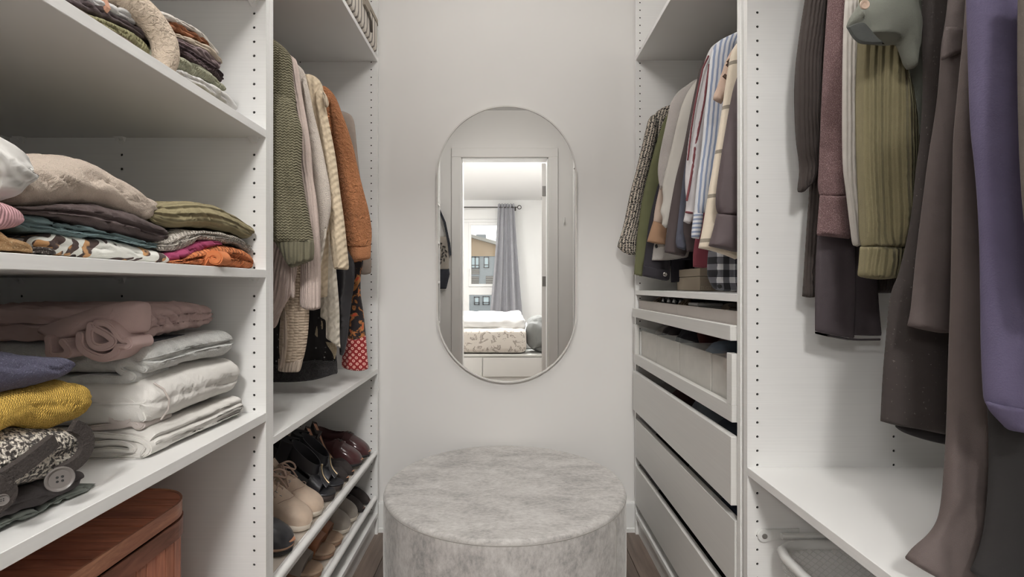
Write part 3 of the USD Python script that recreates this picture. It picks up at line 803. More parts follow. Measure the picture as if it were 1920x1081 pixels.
for (xa, ya_, xb, yb_), mu in (((883, 481, 899, 503), 1), ((907, 481, 917, 502), 0), ((905, 555, 918, 571), 0), ((889, 556, 899, 571), 0)):
    (X0, Z1), (X1, Z0) = hp(xa, ya_), hp(xb, yb_)
    zm = Z0 + (Z1 - Z0) * .27
    parts_ = [box(X0, X0 + .06, hy, hy + .06, Z0, Z1), box(X1 - .06, X1, hy, hy + .06, Z0, Z1), box(X0, X1, hy, hy + .06, Z1 - .06, Z1), box(X0, X1, hy, hy + .06, Z0, Z0 + .06), box(X0, X1, hy, hy + .06, zm - .03, zm + .03)]
    if mu:
        parts_.append(box((X0 + X1) / 2 - .04, (X0 + X1) / 2 + .04, hy, hy + .06, Z0, Z1))
    k = hs.add('window', cat(*parts_), WINF, smooth=False)
    hs.add('pane', box(X0 + .02, X1 - .02, hy, hy + .02, Z0 + .02, Z1 - .02), WING, parent=k)
for xa, ya_, xb, yb_ in ((883, 504, 899, 514), (883, 518, 898, 535), (911, 517, 925, 535)):
    (X0, Z1), (X1, Z0) = hp(xa, ya_), hp(xb, yb_)
    k = hs.add('balcony', box(X0, X1, hy, hy + .05, Z0, Z1), DARKG)
    for i in range(4):
        zz = Z0 + (Z1 - Z0) * (i + .5) / 4
        hs.add('rail', box(X0, X1, hy + .05, hy + .09, zz - .02, zz + .02), ROOF, parent=k)
hs.done()
gr = Thing('ground', 'pale ground outside the window', None, kind='structure')
gr.add('ground_surface', box(-40, 40, -70, -6, -5.2, -5), plain('snowy_ground', (.5, .5, .49), .9))
gr.done()
# tote bag by the door
tb = Thing('tote_bag', 'cream and navy tote bag with wreath print hanging by the door in the mirror', 'bag')
yb2, Yvb = -.118, 2 * MY + .105
def bp(x, y):
    return tuple(un([(x, y)], Yvb)[0])
CANV = fabric('tote_canvas', 'a89f94', 'plain', 400, k=1.35, var=.05); NAVYC = fabric('tote_navy', '3a3d45', 'plain', 400, k=1.4, var=.15)
bx0, bx1 = bp(790, 0)[0], bp(843, 0)[0]
z3, z2, z1_ = bp(0, 444)[1], bp(0, 503)[1], bp(0, 541)[1]
tb.add('upper_panel', inflate(sg.box(bx0, z2 - .004, bx1 - .012, z3).buffer(.004), yb2, .018, folds=.002, seed=3)[:2], CANV, smooth=True)
tb.add('lower_panel', inflate(sg.Polygon([(bx0 + .02, z1_), (bx1 - .03, z1_), (bx1, z2 - .05), (bx1 - .006, z2), (bx0 + .005, z2), (bx0, z2 - .05)]), yb2, .020, folds=.002, seed=4)[:2], NAVYC, smooth=True)
top = ((bx0 + bx1) / 2 - .01, z3 + .33)
for dy in (-.012, .014):
    tb.add('strap', prism(sg.LineString([(bx0 + .05, z3 - .02), (top[0] - .01, top[1] - .02), top, (bx1 - .045, z3 + .13), (bx1 - .008, z3 - .05), (bx1 + .003, z3 - .15)]).buffer(.009), yb2 + dy - .002, yb2 + dy + .002), NAVYC, smooth=False)
INK = plain('wreath_ink', hexlin('3f3d3b', 1.2), .9)
wc = ((bx0 + bx1) / 2 - .005, (z2 + z3) / 2 - .005)
lv = []
for i in range(26):
    aa = math.radians(-60 + 300 * i / 25 - 60)
    rr = .085 + (.014 if i % 2 else -.014)
    cx_, cz_ = wc[0] + rr * math.cos(aa), wc[1] + rr * math.sin(aa)
    l = sg.Point(0, 0).buffer(1, quad_segs=4)
    l = shapely.affinity.rotate(shapely.affinity.scale(l, .015, .006), math.degrees(aa) + 90 + (35 if i % 2 else -35))
    lv.append(prism(shapely.affinity.translate(l, cx_, cz_), yb2 + .012, yb2 + .0195))
lv.append(prism(sg.LineString([(wc[0] + .02, wc[1] - .03), (wc[0] + .02, wc[1] + .035), (wc[0] - .02, wc[1] + .035)]).buffer(.004), yb2 + .012, yb2 + .0195))
lv.append(prism(sg.LineString([(wc[0] - .01, wc[1] - .035), (wc[0] + .012, wc[1] + .03)]).buffer(.004), yb2 + .012, yb2 + .0195))
tb.add('wreath_print', cat(*lv), INK, smooth=False, label='dark leaf wreath printed round a letter', kind='stuff')
tb.add('hook', tube([(top[0], -.149, top[1] - .02), (top[0], -.12, top[1] - .022), (top[0], -.098, top[1] - .015), (top[0], -.094, top[1] + .005)], .005), STEEL)
tb.done()

# ================================================================== folded clothes on the left shelves
def onfront(px_, py_, X):
    Y = FPX * X / (px_ - CX)
    return np.array([X, Y, EYE - (py_ - CY) * Y / FPX])
def strap(pxs, X, w, th=.006, bulge=0):
    P = np.array([onfront(a, b, X + bulge * math.sin(i / (len(pxs) - 1) * math.pi)) for i, (a, b) in enumerate(pxs)])
    P = chaikin(P, 2, closed=False)
    T = np.gradient(P, axis=0); T /= np.linalg.norm(T, axis=1, keepdims=True)
    Nn = np.array([1.0, -.25, 0]); Nn = Nn - T * (T @ Nn)[:, None]; Nn /= np.linalg.norm(Nn, axis=1, keepdims=True)
    S = np.cross(T, Nn)
    L = np.concatenate([P + S * w / 2 - Nn * th, P + S * w / 2 * .9 + Nn * th * .3, P - S * w / 2 * .9 + Nn * th * .3, P - S * w / 2 - Nn * th]).reshape(4, len(P), 3)
    v = L.transpose(1, 0, 2).reshape(-1, 3); n = len(P)
    f = [[i * 4 + j, i * 4 + (j + 1) % 4, (i + 1) * 4 + (j + 1) % 4, (i + 1) * 4 + j] for i in range(n - 1) for j in range(4)]
    f = np.array(f); f = np.vstack([f[:, [0, 1, 2]], f[:, [0, 2, 3]], [[0, 1, 2], [0, 2, 3], [(n - 1) * 4, (n - 1) * 4 + 2, (n - 1) * 4 + 1], [(n - 1) * 4, (n - 1) * 4 + 3, (n - 1) * 4 + 2]]])
    return v, f
ON = {'A': 'top', 'B': 'middle', 'C': 'lower'}
def fold(name, label, cat_, material, trace, parts=None, group=None, **kw):
    v, f, uv = folded(trace, **kw)
    t = Thing(name, label, cat_, group)
    t.add('folded_body', (v, f), material, uv=uv)
    if parts:
        for p in parts:
            t.add(*p[:3], **(p[3] if len(p) > 3 else {}))
    return t.done()

# ---- middle shelf, far pile (bottom to top)
CORD_OR = fabric('orange_corduroy', 'b0622c', 'cord', 95, 1.3, axis='y', k=1.75, sheen=.5)
fold('corduroy_garment', 'folded orange corduroy garment at the bottom of the far pile on the middle shelf', 'clothing', CORD_OR,
     [(327, 489, 494), (340, 486, 496), (360, 478, 498), (385, 467, 499), (410, 460, 500), (433, 457, 501), (455, 461, 502), (472, 472, 502), (484, 486, 503)], Xf=-.562, floor=SHB, seed=11, layers=2, groove=.012, e=(.02, .03), wrinkle=.005,
     parts=[('rolled_cuff', ribbon(un([(385, 497), (392, 483), (408, 478), (418, 487), (412, 496), (402, 492)], .965) + [[0, .004]], .955, .985, .012), CORD_OR)])
fold('magenta_jersey', 'folded magenta top between the orange and cream knits on the middle shelf', 'clothing', fabric('magenta_jersey', '93305a', 'plain', 350, k=1.6, var=.06),
     [(311, 470, 482), (328, 472, 490), (347, 464, 486), (375, 452, 475), (402, 449, 462), (425, 450, 458)], Xf=-.568, seed=12, layers=1, wrinkle=.004)
fold('chevron_sweater', 'folded cream chevron-knit sweater under the olive one on the middle shelf', 'sweater', fabric('cream_chevron_knit', 'b9b1a6', 'zigzag', 130, 1.2, axis='x', k=1.5, fleck='8d857c'),
     [(303, 448, 467), (328, 443, 474), (347, 427, 474), (362, 429, 466), (380, 430, 451), (411, 432, 454), (444, 441, 458), (470, 455, 472), (480, 463, 479)], Xf=-.565, seed=13, layers=2, groove=.004, e=(.02, .02))
fold('cord_sweater', 'folded olive ribbed sweater on top of the far pile on the middle shelf', 'sweater', fabric('olive_cord_knit', '8a7f5c', 'cord', 55, 1.3, axis='x', k=1.6),
     [(296, 388, 418), (330, 378.5, 428), (360, 377, 427), (390, 377.5, 427), (416, 383, 430), (444, 399, 436), (468, 417, 447), (483, 435, 449)], Xf=-.562, seed=14, layers=1, wrinkle=.003)
# ---- middle shelf, near pile
LEO = painted('leopard_print', {'dn': ('noise_texture', {'scale': 13.0, 'detail': 2.0}), 'dm': ('mix', {'mix_type': 'linear_light', 'fac': .06}), 'mp': ('mapping', {'scale': (1.0, 1.35, 1.0), 'rotation': (0, 0, .5)}), 'v': ('voronoi_texture', {'scale': 30.0, 'randomness': .85, 'dimensions': '2D'}),
       'r': ('rgb_ramp', {'ramp': [(.0, (0, 0, 0)), (.40, (0, 0, 0)), (.43, (1, 1, 1))]}), 'nb': ('noise_texture', {'scale': 34.0, 'detail': 2.0}), 'rb': ('rgb_ramp', {'ramp': [(.52, hexlin('453632', 1.4)), (.56, hexlin('b0855a', 1.5))]}), 'mx': ('mix', {'color2': hexlin('cfc9c1', 1.5)})},
      [('tc.UV', 'dn.vector'), ('tc.UV', 'dm.color1'), ('dn.color', 'dm.color2'), ('dm.color', 'mp.vector'), ('mp.vector', 'v.vector'), ('v.distance', 'r.fac'), ('tc.UV', 'nb.vector'), ('nb.fac', 'rb.fac'), ('r.color', 'mx.fac'), ('rb.color', 'mx.color1')], 'mx.color', kind='plain')
fold('leopard_blouse', 'folded white blouse with brown leopard spots at the bottom of the near pile', 'blouse', LEO,
     [(60, 446, 478), (90, 441, 480), (112, 437.5, 482), (137, 440, 485), (189, 446, 488), (215, 446, 491), (249, 455, 493), (275, 462, 494), (300, 469, 495), (315, 475, 496), (327, 488, 497)], Xf=-.572, floor=SHB, seed=21, layers=1, e=(.02, .025), wrinkle=.003)
fold('flecked_knit', 'small black knit with white flecks folded beside the leopard blouse', 'clothing', fabric('black_flecked', '4a423f', 'fuzzy', 200, k=1.4, fleck='c8c0b8'),
     [(60, 458, 480), (75, 459, 481), (95, 463, 483), (112, 472, 484)], Xf=-.560, depth=.1, floor=SHB, seed=22, e=(.015, .012))
fold('teal_jersey', 'folded teal top between the dark brown and leopard pieces', 'clothing', fabric('teal_jersey', '5f7476', 'plain', 350, k=1.5, var=.08),
     [(36, 402, 425), (75, 403, 437), (96, 405, 440), (120, 411, 441), (155, 418, 446), (189, 427, 447), (215, 434, 449), (249, 443, 458), (280, 450, 465), (308, 459, 471)], Xf=-.570, seed=23, layers=2, groove=.006, wrinkle=.007, e=(.02, .03))
fold('brown_sweatshirt', 'folded dark brown sweatshirt under the beige fleece sweater', 'sweatshirt', fabric('dark_brown_fleece', '4d4140', 'plain', 300, k=1.6, var=.12, sheen=.5),
     [(30, 389, 402), (70, 386, 404), (100, 384, 406), (150, 380, 417), (206, 383, 433), (258, 396, 445), (290, 412, 452), (314, 427, 456), (329, 440, 450)], Xf=-.566, seed=24, layers=2, groove=.007, wrinkle=.004, e=(.02, .035))
BEIGEF = fabric('beige_fuzzy_wool', 'b7a798', 'fuzzy', 400, 1.1, k=1.55, sheen=.5)
BEIGER = fabric('beige_rib_cuff', 'ab9a8b', 'rib', 260, 1.0, k=1.5)
fold('fleece_sweater', 'thick folded beige wool sweater on top of the near pile on the middle shelf', 'sweater', BEIGEF,
     [(30, 300, 392), (60, 291, 392), (85, 287.5, 391), (110, 286.5, 388), (140, 288, 385), (178, 294, 382), (211, 308, 386), (238, 327, 394), (266, 346, 404), (291, 372, 414), (306, 394, 420), (317, 412, 418)], Xf=-.566, seed=25, layers=1, wrinkle=.004, big=.009, rmax=.075, e=(.02, .04), depth=.36)
WCAB = fabric('white_cable_fuzz', 'c3c1bd', 'cable', 34, 1.3, k=1.65, sheen=.05, spec=.08)
fold('cable_sweater', 'bulky white fuzzy cable-knit sweater at the left end of the middle shelf', 'sweater', WCAB,
     [(-70, 190, 338), (-35, 203, 352), (0, 222, 366), (17, 233, 384), (30, 243, 391), (44, 255, 384), (56, 267, 368), (69, 288, 352), (82, 313, 332)], Xf=-.535, seed=26, layers=1, rmax=.06, depth=.36, e=(.03, .04), big=.006, inset=.004)
fold('pink_knit', 'folded pink ribbed knit under the white cable sweater', 'sweater', fabric('pink_rib', 'b98a90', 'rib', 250, .7, axis='y', k=1.6),
     [(-60, 335, 412), (-30, 348, 417), (0, 363, 422), (17, 381, 437), (33, 399, 444), (47, 414, 445), (59, 430, 441)], Xf=-.541, seed=27, layers=1, wrinkle=.001, e=(.02, .03), inset=.006)
fold('gold_knit', 'folded tan knit with gold sparkle at the near bottom of the middle shelf', 'sweater', fabric('gold_lurex', 'ab8558', 'fuzzy', 420, k=1.5, fleck='d8c29a'),
     [(-60, 416, 472), (-30, 419, 475), (0, 424, 478), (12, 432, 478), (24, 445, 479), (48, 447, 480), (60, 455, 480), (72, 472, 481)], Xf=-.550, floor=SHB, seed=28, layers=1, e=(.02, .02), inset=.006)

# ---- lower shelf, far pile (bottom to top)
def wpile(z0, z1, pxa, pxb, Xa=-.588, Xb=-.572):
    """trace for a pile whose bottom and top heights are given in metres"""
    out = []
    for i in range(9):
        p = pxa + (pxb - pxa) * i / 8
        X = Xa + (Xb - Xa) * i / 8
        Y = FPX * X / (p - CX)
        a = z1(i / 8) if callable(z1) else z1
        b = z0(i / 8) if callable(z0) else z0
        out.append((p, CY + (EYE - a) * FPX / Y, CY + (EYE - b) * FPX / Y))
    return out, np.linspace(Xa, Xb, 9)
SW1 = fabric('pale_grey_sweat', 'bbb8b3', 'plain', 300, k=1.75, var=.04, sheen=.08, spec=.1)
tr, xs = wpile(.762, .812, 284, 466)
fold('grey_sweatshirt', 'pale grey sweatshirt at the bottom of the far pile on the lower shelf', 'sweatshirt', SW1, tr, Xf=xs, floor=SHC, seed=31, layers=3, groove=.009, wrinkle=.0022, big=.016, depth=.40, e=(.02, .02),
     parts=[('fold_layer', ribbon(un([(170, 858), (230, 860), (276, 851), (286, 838), (270, 822), (225, 816), (170, 812)], .853), .846, .9, .010), SW1),
            ('fold_layer', ribbon(un([(165, 846), (215, 840), (258, 846), (240, 828), (190, 829), (165, 834)], .848), .843, .9, .008), SW1)])
SW2 = fabric('light_grey_sweat', 'bdbab5', 'plain', 300, k=1.75, var=.04, sheen=.08, spec=.1)
SW2P = fabric('grey_pink_lining', 'a89e99', 'plain', 300, k=1.7, var=.05)
tr, xs = wpile(lambda q: .813 + .003 * q, lambda q: .893 + .010 * math.sin(q * 3), 286, 460)
fold('seamed_sweatshirt', 'light grey sweatshirt with a curved seam, second from the bottom of the far pile', 'sweatshirt', SW2, tr, Xf=xs, seed=32, layers=2, groove=.005, wrinkle=.0022, big=.016, depth=.42, e=(.02, .025), rmax=.06,
     parts=[('rolled_lining', ribbon(un([(186, 769), (214, 763), (240, 766), (252, 776), (246, 788), (228, 792), (214, 786), (216, 776), (232, 774)], .857), .848, .93, .011), SW2P),
            ('fold_layer', ribbon(un([(160, 806), (186, 800), (226, 797), (252, 790), (262, 800), (270, 795)], .857), .850, .92, .011), SW2P),
            ('fold_layer', ribbon(un([(200, 755), (224, 752), (238, 744), (262, 757), (272, 782)], .853), .845, .93, .012), SW2),
            ('seam_cord', tube([(-.600 + .001, .866, .885), (-.585, .870, .874), (-.577, .873, .855), (-.579, .873, .838), (-.588, .868, .822)], .0016, 6), SW2P)])
MEL = fabric('melange_fleece', 'acaca9', 'fuzzy', 300, .8, k=1.75, cfreq=42.0, var=.14, sheen=.6)
tr, xs = wpile(lambda q: .898 + .008 * math.sin(q * 3), lambda q: .950 + .012 * q, 284, 452)
fold('melange_sweatpants', 'mottled grey fleece sweatpants under the dusty pink trousers', 'trousers', MEL, tr, Xf=xs, seed=33, layers=2, groove=.008, wrinkle=.0022, big=.016, depth=.44, e=(.025, .04), rmax=.06,
     parts=[('fold_layer', ribbon(un([(140, 712), (180, 708), (230, 712), (262, 706), (232, 696), (226, 682), (250, 676), (275, 690)], .855), .846, .93, .013), MEL),
            ('fold_layer', ribbon(un([(150, 682), (175, 674), (205, 677), (230, 684)], .855), .849, .92, .012), MEL)])
NAVYT = fabric('navy_label_cloth', '4a4c55', 'plain', 300, k=1.3)
tg = Thing('navy_shirt', 'thin navy shirt with a pale tag peeking out under the dusty pink trousers', 'shirt')
tg.add('folded_body', soft(-.735, -.615, .845, 1.0, .937, .955, .008, 6, .003, 20, edge=.012), NAVYT, smooth=True)
tg.add('cloth_tag', box(-.668, -.632, .843, .846, .936, .943), plain('tag_pale', (.5, .5, .5), .8))
tg.done()
PINKP = fabric('dusty_pink_twill', '98817d', 'twill', 420, k=2.25, var=.05)
tr, xs = wpile(lambda q: .953 + .012 * q, lambda q: 1.0 + .022 * math.sin(.6 + q * 2.2), 262, 412, -.60, -.60)
def pinkfold(path, d0=.806, th=.011, dep=.10):
    return ('fold_layer', ribbon(un(path, d0 + .008), d0, d0 + dep, th), PINKP)
fold('pink_trousers', 'dusty pink trousers loosely folded on top of the far pile on the lower shelf', 'trousers', PINKP, tr, Xf=xs, seed=35, layers=2, groove=.006, wrinkle=.008, big=.010, depth=.30, e=(.02, .03), rmax=.06,
     parts=[('trouser_leg', inflate(poly_px([(58, 615), (92, 602), (130, 588), (180, 572), (230, 563), (262, 566), (266, 584), (264, 612), (262, 624), (236, 630), (222, 618), (205, 604), (182, 604), (160, 622), (128, 637), (100, 640), (84, 628), (66, 624)], .83, 2), .845, .026, folds=.007, freq=(9, 17, 23), seed=36, back=1.2, s=.008)[:2], PINKP),
            pinkfold([(95, 634), (97, 650), (96, 664), (110, 668), (140, 662), (122, 640)]),
            pinkfold([(128, 638), (132, 650), (128, 664)], .809, .008),
            pinkfold([(175, 610), (172, 630), (178, 648), (200, 652), (222, 640), (206, 626), (186, 616)], .805, .012, .06),
            pinkfold([(155, 628), (154, 648), (170, 662), (198, 672), (220, 664), (226, 652)], .806, .013, .06),
            pinkfold([(185, 604), (208, 606), (226, 628), (236, 640), (246, 634), (250, 646), (242, 650), (226, 648)], .803, .009, .05)])
# ---- lower shelf, near pile
fold('grey_green_jersey', 'crumpled grey-green top at the bottom of the near pile on the lower shelf', 'clothing', fabric('grey_green_jersey', '6a706a', 'plain', 350, k=1.45, var=.06),
     [(-40, 992, 1034), (0, 976, 1010), (39, 960, 990), (64, 953, 976), (86, 950, 968), (106, 935, 954), (131, 922, 944), (156, 916, 936), (178, 908, 923), (188, 906, 914)], Xf=-.583, floor=SHC, seed=41, layers=1, wrinkle=.008, big=.005, e=(.02, .03))
fold('black_jersey', 'folded black-brown top under the tweed cardigan', 'clothing', fabric('black_brown_jersey', '3f3a3a', 'plain', 350, k=1.5, var=.06),
     [(-40, 956, 996), (0, 948, 978), (55, 918, 958), (90, 905, 950), (133, 890, 925), (156, 882, 918), (173, 892, 906)], Xf=-.580, seed=42, layers=1, wrinkle=.003, e=(.02, .03))
TWEED = painted('tweed_knit', {'mp': ('mapping', {'scale': (95.0, 150.0, 100.0)}), 'v': ('voronoi_texture', {'scale': 1.0, 'randomness': .45}), 'n': ('noise_texture', {'scale': 230.0, 'detail': 3.0}), 'ck': ('checker_texture', {'scale': 26.0, 'color1': (.42, .42, .42), 'color2': (.56, .56, .56)}), 'sb': ('math', {'math_type': 'subtract'}),
     'r': ('rgb_ramp', {'ramp': [(.46, hexlin('403b38', 1.4)), (.56, hexlin('c6bfb4', 1.5))]})},
    [('tc.UV', 'mp.vector'), ('mp.vector', 'v.vector'), ('tc.object', 'n.vector'), ('tc.UV', 'ck.vector'), ('n.fac', 'sb.value1'), ('v.distance', 'sb.value2')][:3] + [('n.fac', 'r.fac')], 'r.color', kind='knit', n=190, bump=1.3)
TRIMG = fabric('charcoal_felt_trim', '4c4542', 'fuzzy', 300, k=1.1, sheen=.3)
BTN = plain('grey_button', hexlin('6c6764', 1.3), .35); BTND = plain('button_hole_dark', (.03, .03, .03), .7)
def bigbutton(t, c, r, nrm, parent=None):
    nrm = np.array(nrm, float); nrm /= np.linalg.norm(nrm)
    a = np.cross(nrm, [0, 0, 1]); a /= np.linalg.norm(a); b = np.cross(nrm, a)
    v, f = lathe([(0, .0), (r * .96, .0), (r, .0015), (r, .004), (r * .92, .0055), (r * .80, .0045), (r * .74, .0032), (0, .003)], (0, 0), 40)
    M = np.stack([a, b, nrm], 0)
    k = t.add('button', (v @ M + c, f), BTN, smooth=40, parent=parent, label='large grey four-hole button')
    for i, j in ((-1, -1), (-1, 1), (1, -1), (1, 1)):
        t.add('button_hole', lathe([(0, .0034), (r * .1, .0034), (r * .1, .003)], (i * r * .17, j * r * .17), 10)[0] @ M + c if False else (lathe([(0, .0036), (r * .1, .0036), (r * .1, .003)], (i * r * .17, j * r * .17), 10)[0] @ M + c, lathe([(0, .0036), (r * .1, .0036), (r * .1, .003)], (0, 0), 10)[1]), BTND, parent=k)
tw = Thing('tweed_cardigan', 'black and cream tweed cardigan with a large grey button, under the yellow knit', 'cardigan')
trc = [(-40, 838, 985), (0, 822, 955), (30, 808, 938), (55, 800, 920), (95, 799, 908), (134, 799, 895), (152, 805, 886), (168, 826, 862)]
v, f, uv = folded(trc, Xf=-.574, seed=43, layers=2, groove=.006, wrinkle=.003, e=(.02, .035), rmax=.05)
tw.add('folded_body', (v, f), TWEED, uv=uv)
tw.add('trim_band', strap([(-20, 912), (20, 890), (60, 862), (104, 826)], -.5715, .020, bulge=.004), TRIMG)
tw.add('trim_band', strap([(138, 797), (158, 806), (167, 826), (160, 852), (140, 872), (108, 888)], -.572, .017, bulge=.004), TRIMG)
tw.add('trim_band', strap([(-22, 905), (4, 908), (16, 920), (12, 936), (-8, 950)], -.566, .020, bulge=.003), TRIMG)
bigbutton(tw, onfront(111, 897, -.558), .0150, (1, -.75, .12))
bigbutton(tw, onfront(3, 936, -.5515), .006, (1, -.75, .12))
tw.done()
fold('yellow_knit', 'folded mustard yellow knit between the navy sweater and the tweed cardigan', 'sweater', fabric('mustard_knit', 'b8922b', 'zigzag', 300, .8, axis='y', k=1.75),
     [(-40, 765, 838), (0, 748, 824), (30, 738, 808), (55, 730, 799), (75, 725, 800), (95, 721, 806), (125, 711, 806), (145, 710, 797), (165, 722, 787), (182, 733, 776), (192, 745, 758)], Xf=-.577, seed=44, layers=1, wrinkle=.002, e=(.02, .03))
fold('navy_sweater', 'folded navy blue sweater on top of the near pile on the lower shelf', 'sweater', fabric('navy_wool', '49485c', 'fuzzy', 380, k=1.65, sheen=.6, fleck='6d6c80'),
     [(-40, 632, 756), (0, 646, 747), (22, 653, 741), (69, 663, 729), (105, 668, 716), (130, 674, 707), (146, 682, 701), (156, 691, 695)], Xf=-.577, seed=45, layers=1, wrinkle=.002, e=(.02, .035), rmax=.06)

# ---- top shelf, far pile (bottom to top)
def afold(name, label, cat_, m, tr, **kw):
    kw.setdefault('Xf', -.578); kw.setdefault('e', (.015, .02)); kw.setdefault('wrinkle', .004)
    return fold(name, label, cat_, m, tr, **kw)
afold('cream_tee', 'thin cream tee at the very bottom of the far pile on the top shelf', 'clothing', fabric('cream_yellow', 'b5a68a', 'plain', k=1.5), [(330, 152, 172), (365, 172, 186), (400, 193, 207), (425, 209, 222), (440, 219, 226)], floor=SHA, seed=51, Xf=-.56)
afold('olive_tee', 'thin olive tee second from the bottom on the top shelf', 'clothing', fabric('olive_jersey', '7a7550', 'plain', k=1.5), [(325, 142, 158), (360, 153, 176), (390, 168, 195), (415, 184, 212), (434, 203, 220)], seed=52, Xf=-.565)
afold('white_tee', 'rumpled white tee in the far pile on the top shelf', 'clothing', fabric('white_jersey', 'c4c2c0', 'plain', k=1.5, var=.03), [(312, 126, 133), (334, 126, 146), (362, 135, 157), (389, 148, 168), (405, 157, 180), (428, 172, 194), (441, 186, 203), (453, 200, 207)], seed=53, Xf=-.570, wrinkle=.007)
SAGE = fabric('sage_rib', '97977f', 'rib', 260, k=1.55, axis='y')
afold('sage_jersey', 'folded sage green ribbed top in the far pile on the top shelf', 'clothing', SAGE, [(288, 104, 114), (304, 91, 121), (316, 86.5, 127), (332, 91, 128), (354, 109, 136), (385, 124, 149), (405, 140, 158), (428, 170, 177)], seed=54, Xf=-.574)
PLUM = fabric('dark_plum_rib', '4e3f42', 'rib', 300, k=1.6, axis='y')
afold('plum_jersey', 'dark plum top with a ruffled edge in the far pile on the top shelf', 'clothing', PLUM, [(304, 82, 89), (330, 78, 95), (345, 81, 103), (360, 88, 114), (395, 113, 132), (413, 123, 146), (422, 131, 157), (429, 148, 153)], seed=55, layers=2)
rf = []
for i in range(15):
    q = i / 14
    p = onfront(353 + 42 * q, 104 + 26 * q + 2.5 * math.sin(i * 2.1), -.571)
    rf.append(p)
# (the ruffle hangs off the plum top's edge)
rfm = strap([(353 + 42 * i / 16, 104 + 27 * i / 16 + 1.8 * math.sin(i * 1.9)) for i in range(17)], -.572, .003, .002)
t_ = Thing('ruffle_jersey', 'brown ruffle-edged top lying inside the plum one on the top shelf', 'clothing')
t_.add('ruffle', rfm, PLUM); t_.add('folded_body', folded([(345, 96, 108), (370, 106, 119), (395, 122, 134)], Xf=-.575, depth=.2, seed=551)[:2], PLUM); t_.done()
afold('mauve_jersey', 'folded mauve top above the dark plum one on the top shelf', 'clothing', fabric('mauve_jersey', '7c6b6c', 'plain', k=1.5), [(300, 70, 83), (342, 72, 82), (362, 82, 93), (385, 88, 110), (401, 97, 121), (418, 110, 129), (424, 119, 127)], seed=56)
afold('cream_print_jersey', 'folded cream print top under the rust one on the top shelf', 'clothing', fabric('cream_print', 'b3a491', 'plain', k=1.5, fleck='8f8378'), [(300, 49, 70), (324, 55, 71), (344, 65, 74), (375, 75, 89), (401, 90, 103), (415, 105, 117), (424, 116, 120)], seed=57)
afold('rust_jersey', 'folded rust orange top near the top of the far pile on the top shelf', 'clothing', fabric('rust_jersey', '8f5a38', 'plain', k=1.7), [(286, 27, 48), (312, 36, 52), (332, 37, 57), (354, 49, 68), (385, 69, 81), (399, 84, 88)], seed=58, wrinkle=.008)
afold('white_jersey', 'folded white top crowning the far pile on the top shelf', 'clothing', fabric('white_cotton', 'c0bab2', 'plain', k=1.5, var=.04), [(276, 20, 29), (300, 18, 37), (324, 27, 40), (354, 42, 52), (385, 63, 73), (401, 83, 92), (416, 104, 108)], seed=59)
# ---- top shelf, near pile
afold('brown_tee', 'brown tee at the bottom of the near pile on the top shelf', 'clothing', fabric('brown_jersey', '5f4f48', 'plain', k=1.6), [(60, -60, -18), (110, -14, 12), (160, 20, 50), (200, 46, 76), (240, 70, 100), (272, 92, 118)], floor=SHA, seed=61, Xf=-.562)
afold('olive_rib_jersey', 'olive ribbed top above the brown tee in the near pile', 'clothing', fabric('olive_rib', '8a8660', 'rib', 210, 1.2, axis='y', k=1.6), [(60, -55, -30), (100, -24, 4), (141, 13, 31), (167, 22, 44), (192, 30, 52), (230, 46, 70), (259, 60, 86), (283, 86, 106), (291, 104, 109)], seed=62, Xf=-.567)
LACE = fabric('peach_lace', 'ad7f66', 'knit', 240, 1.5, k=1.5)
afold('plum_lace_jersey', 'dark plum top with a peach lace hem in the near pile on the top shelf', 'clothing', fabric('plum_satin', '4d4143', 'plain', k=1.6, rough=.6, sheen=.4), [(60, -85, -45), (110, -40, -4), (150, -10, 17), (190, 4, 32), (232, 30, 48), (263, 47, 66), (282, 80, 88)], seed=63, Xf=-.571,
      parts=[('lace_hem', inflate(sg.Polygon(chaikin([(-.6005 + .0, 1.4795), (-.583, 1.4795), (-.572, 1.462), (-.566, 1.445), (-.572, 1.438), (-.585, 1.452), (-.592, 1.466)], 2)), .73, .008, seed=3, s=.006)[:2], LACE)])
afold('white_knit', 'folded white knit in the near pile on the top shelf', 'sweater', fabric('white_fine_knit', 'c6c5c5', 'fuzzy', 420, k=1.5, var=.03), [(100, -66, -38), (150, -36, -10), (180, -6, 10), (205, 3, 19), (222, 10, 28), (250, 19, 42), (263, 26, 49), (269, 38, 45)], seed=64, Xf=-.572)
CABL = fabric('cream_cable_sleeve', 'bba995', 'teddy', 130, 1.2, k=1.7)
afold('cream_cable_cardigan', 'cream cable-knit cardigan crowning the near pile, one sleeve hanging down', 'cardigan', CABL, [(120, -90, -50), (180, -50, -5), (230, -25, 10), (262, -12, 20), (280, 5, 22)], seed=65, Xf=-.572,
      parts=[('sleeve', tube(chaikin([(-.60, .74, 1.49), (-.575, .80, 1.485), (-.563, .835, 1.458), (-.560, .840, 1.432), (-.562, .838, 1.412), (-.565, .835, 1.406)], 2, closed=False), np.interp(np.linspace(0, 1, 18), [0, .3, .7, 1], [.022, .022, .019, .015]), 18), CABL)])

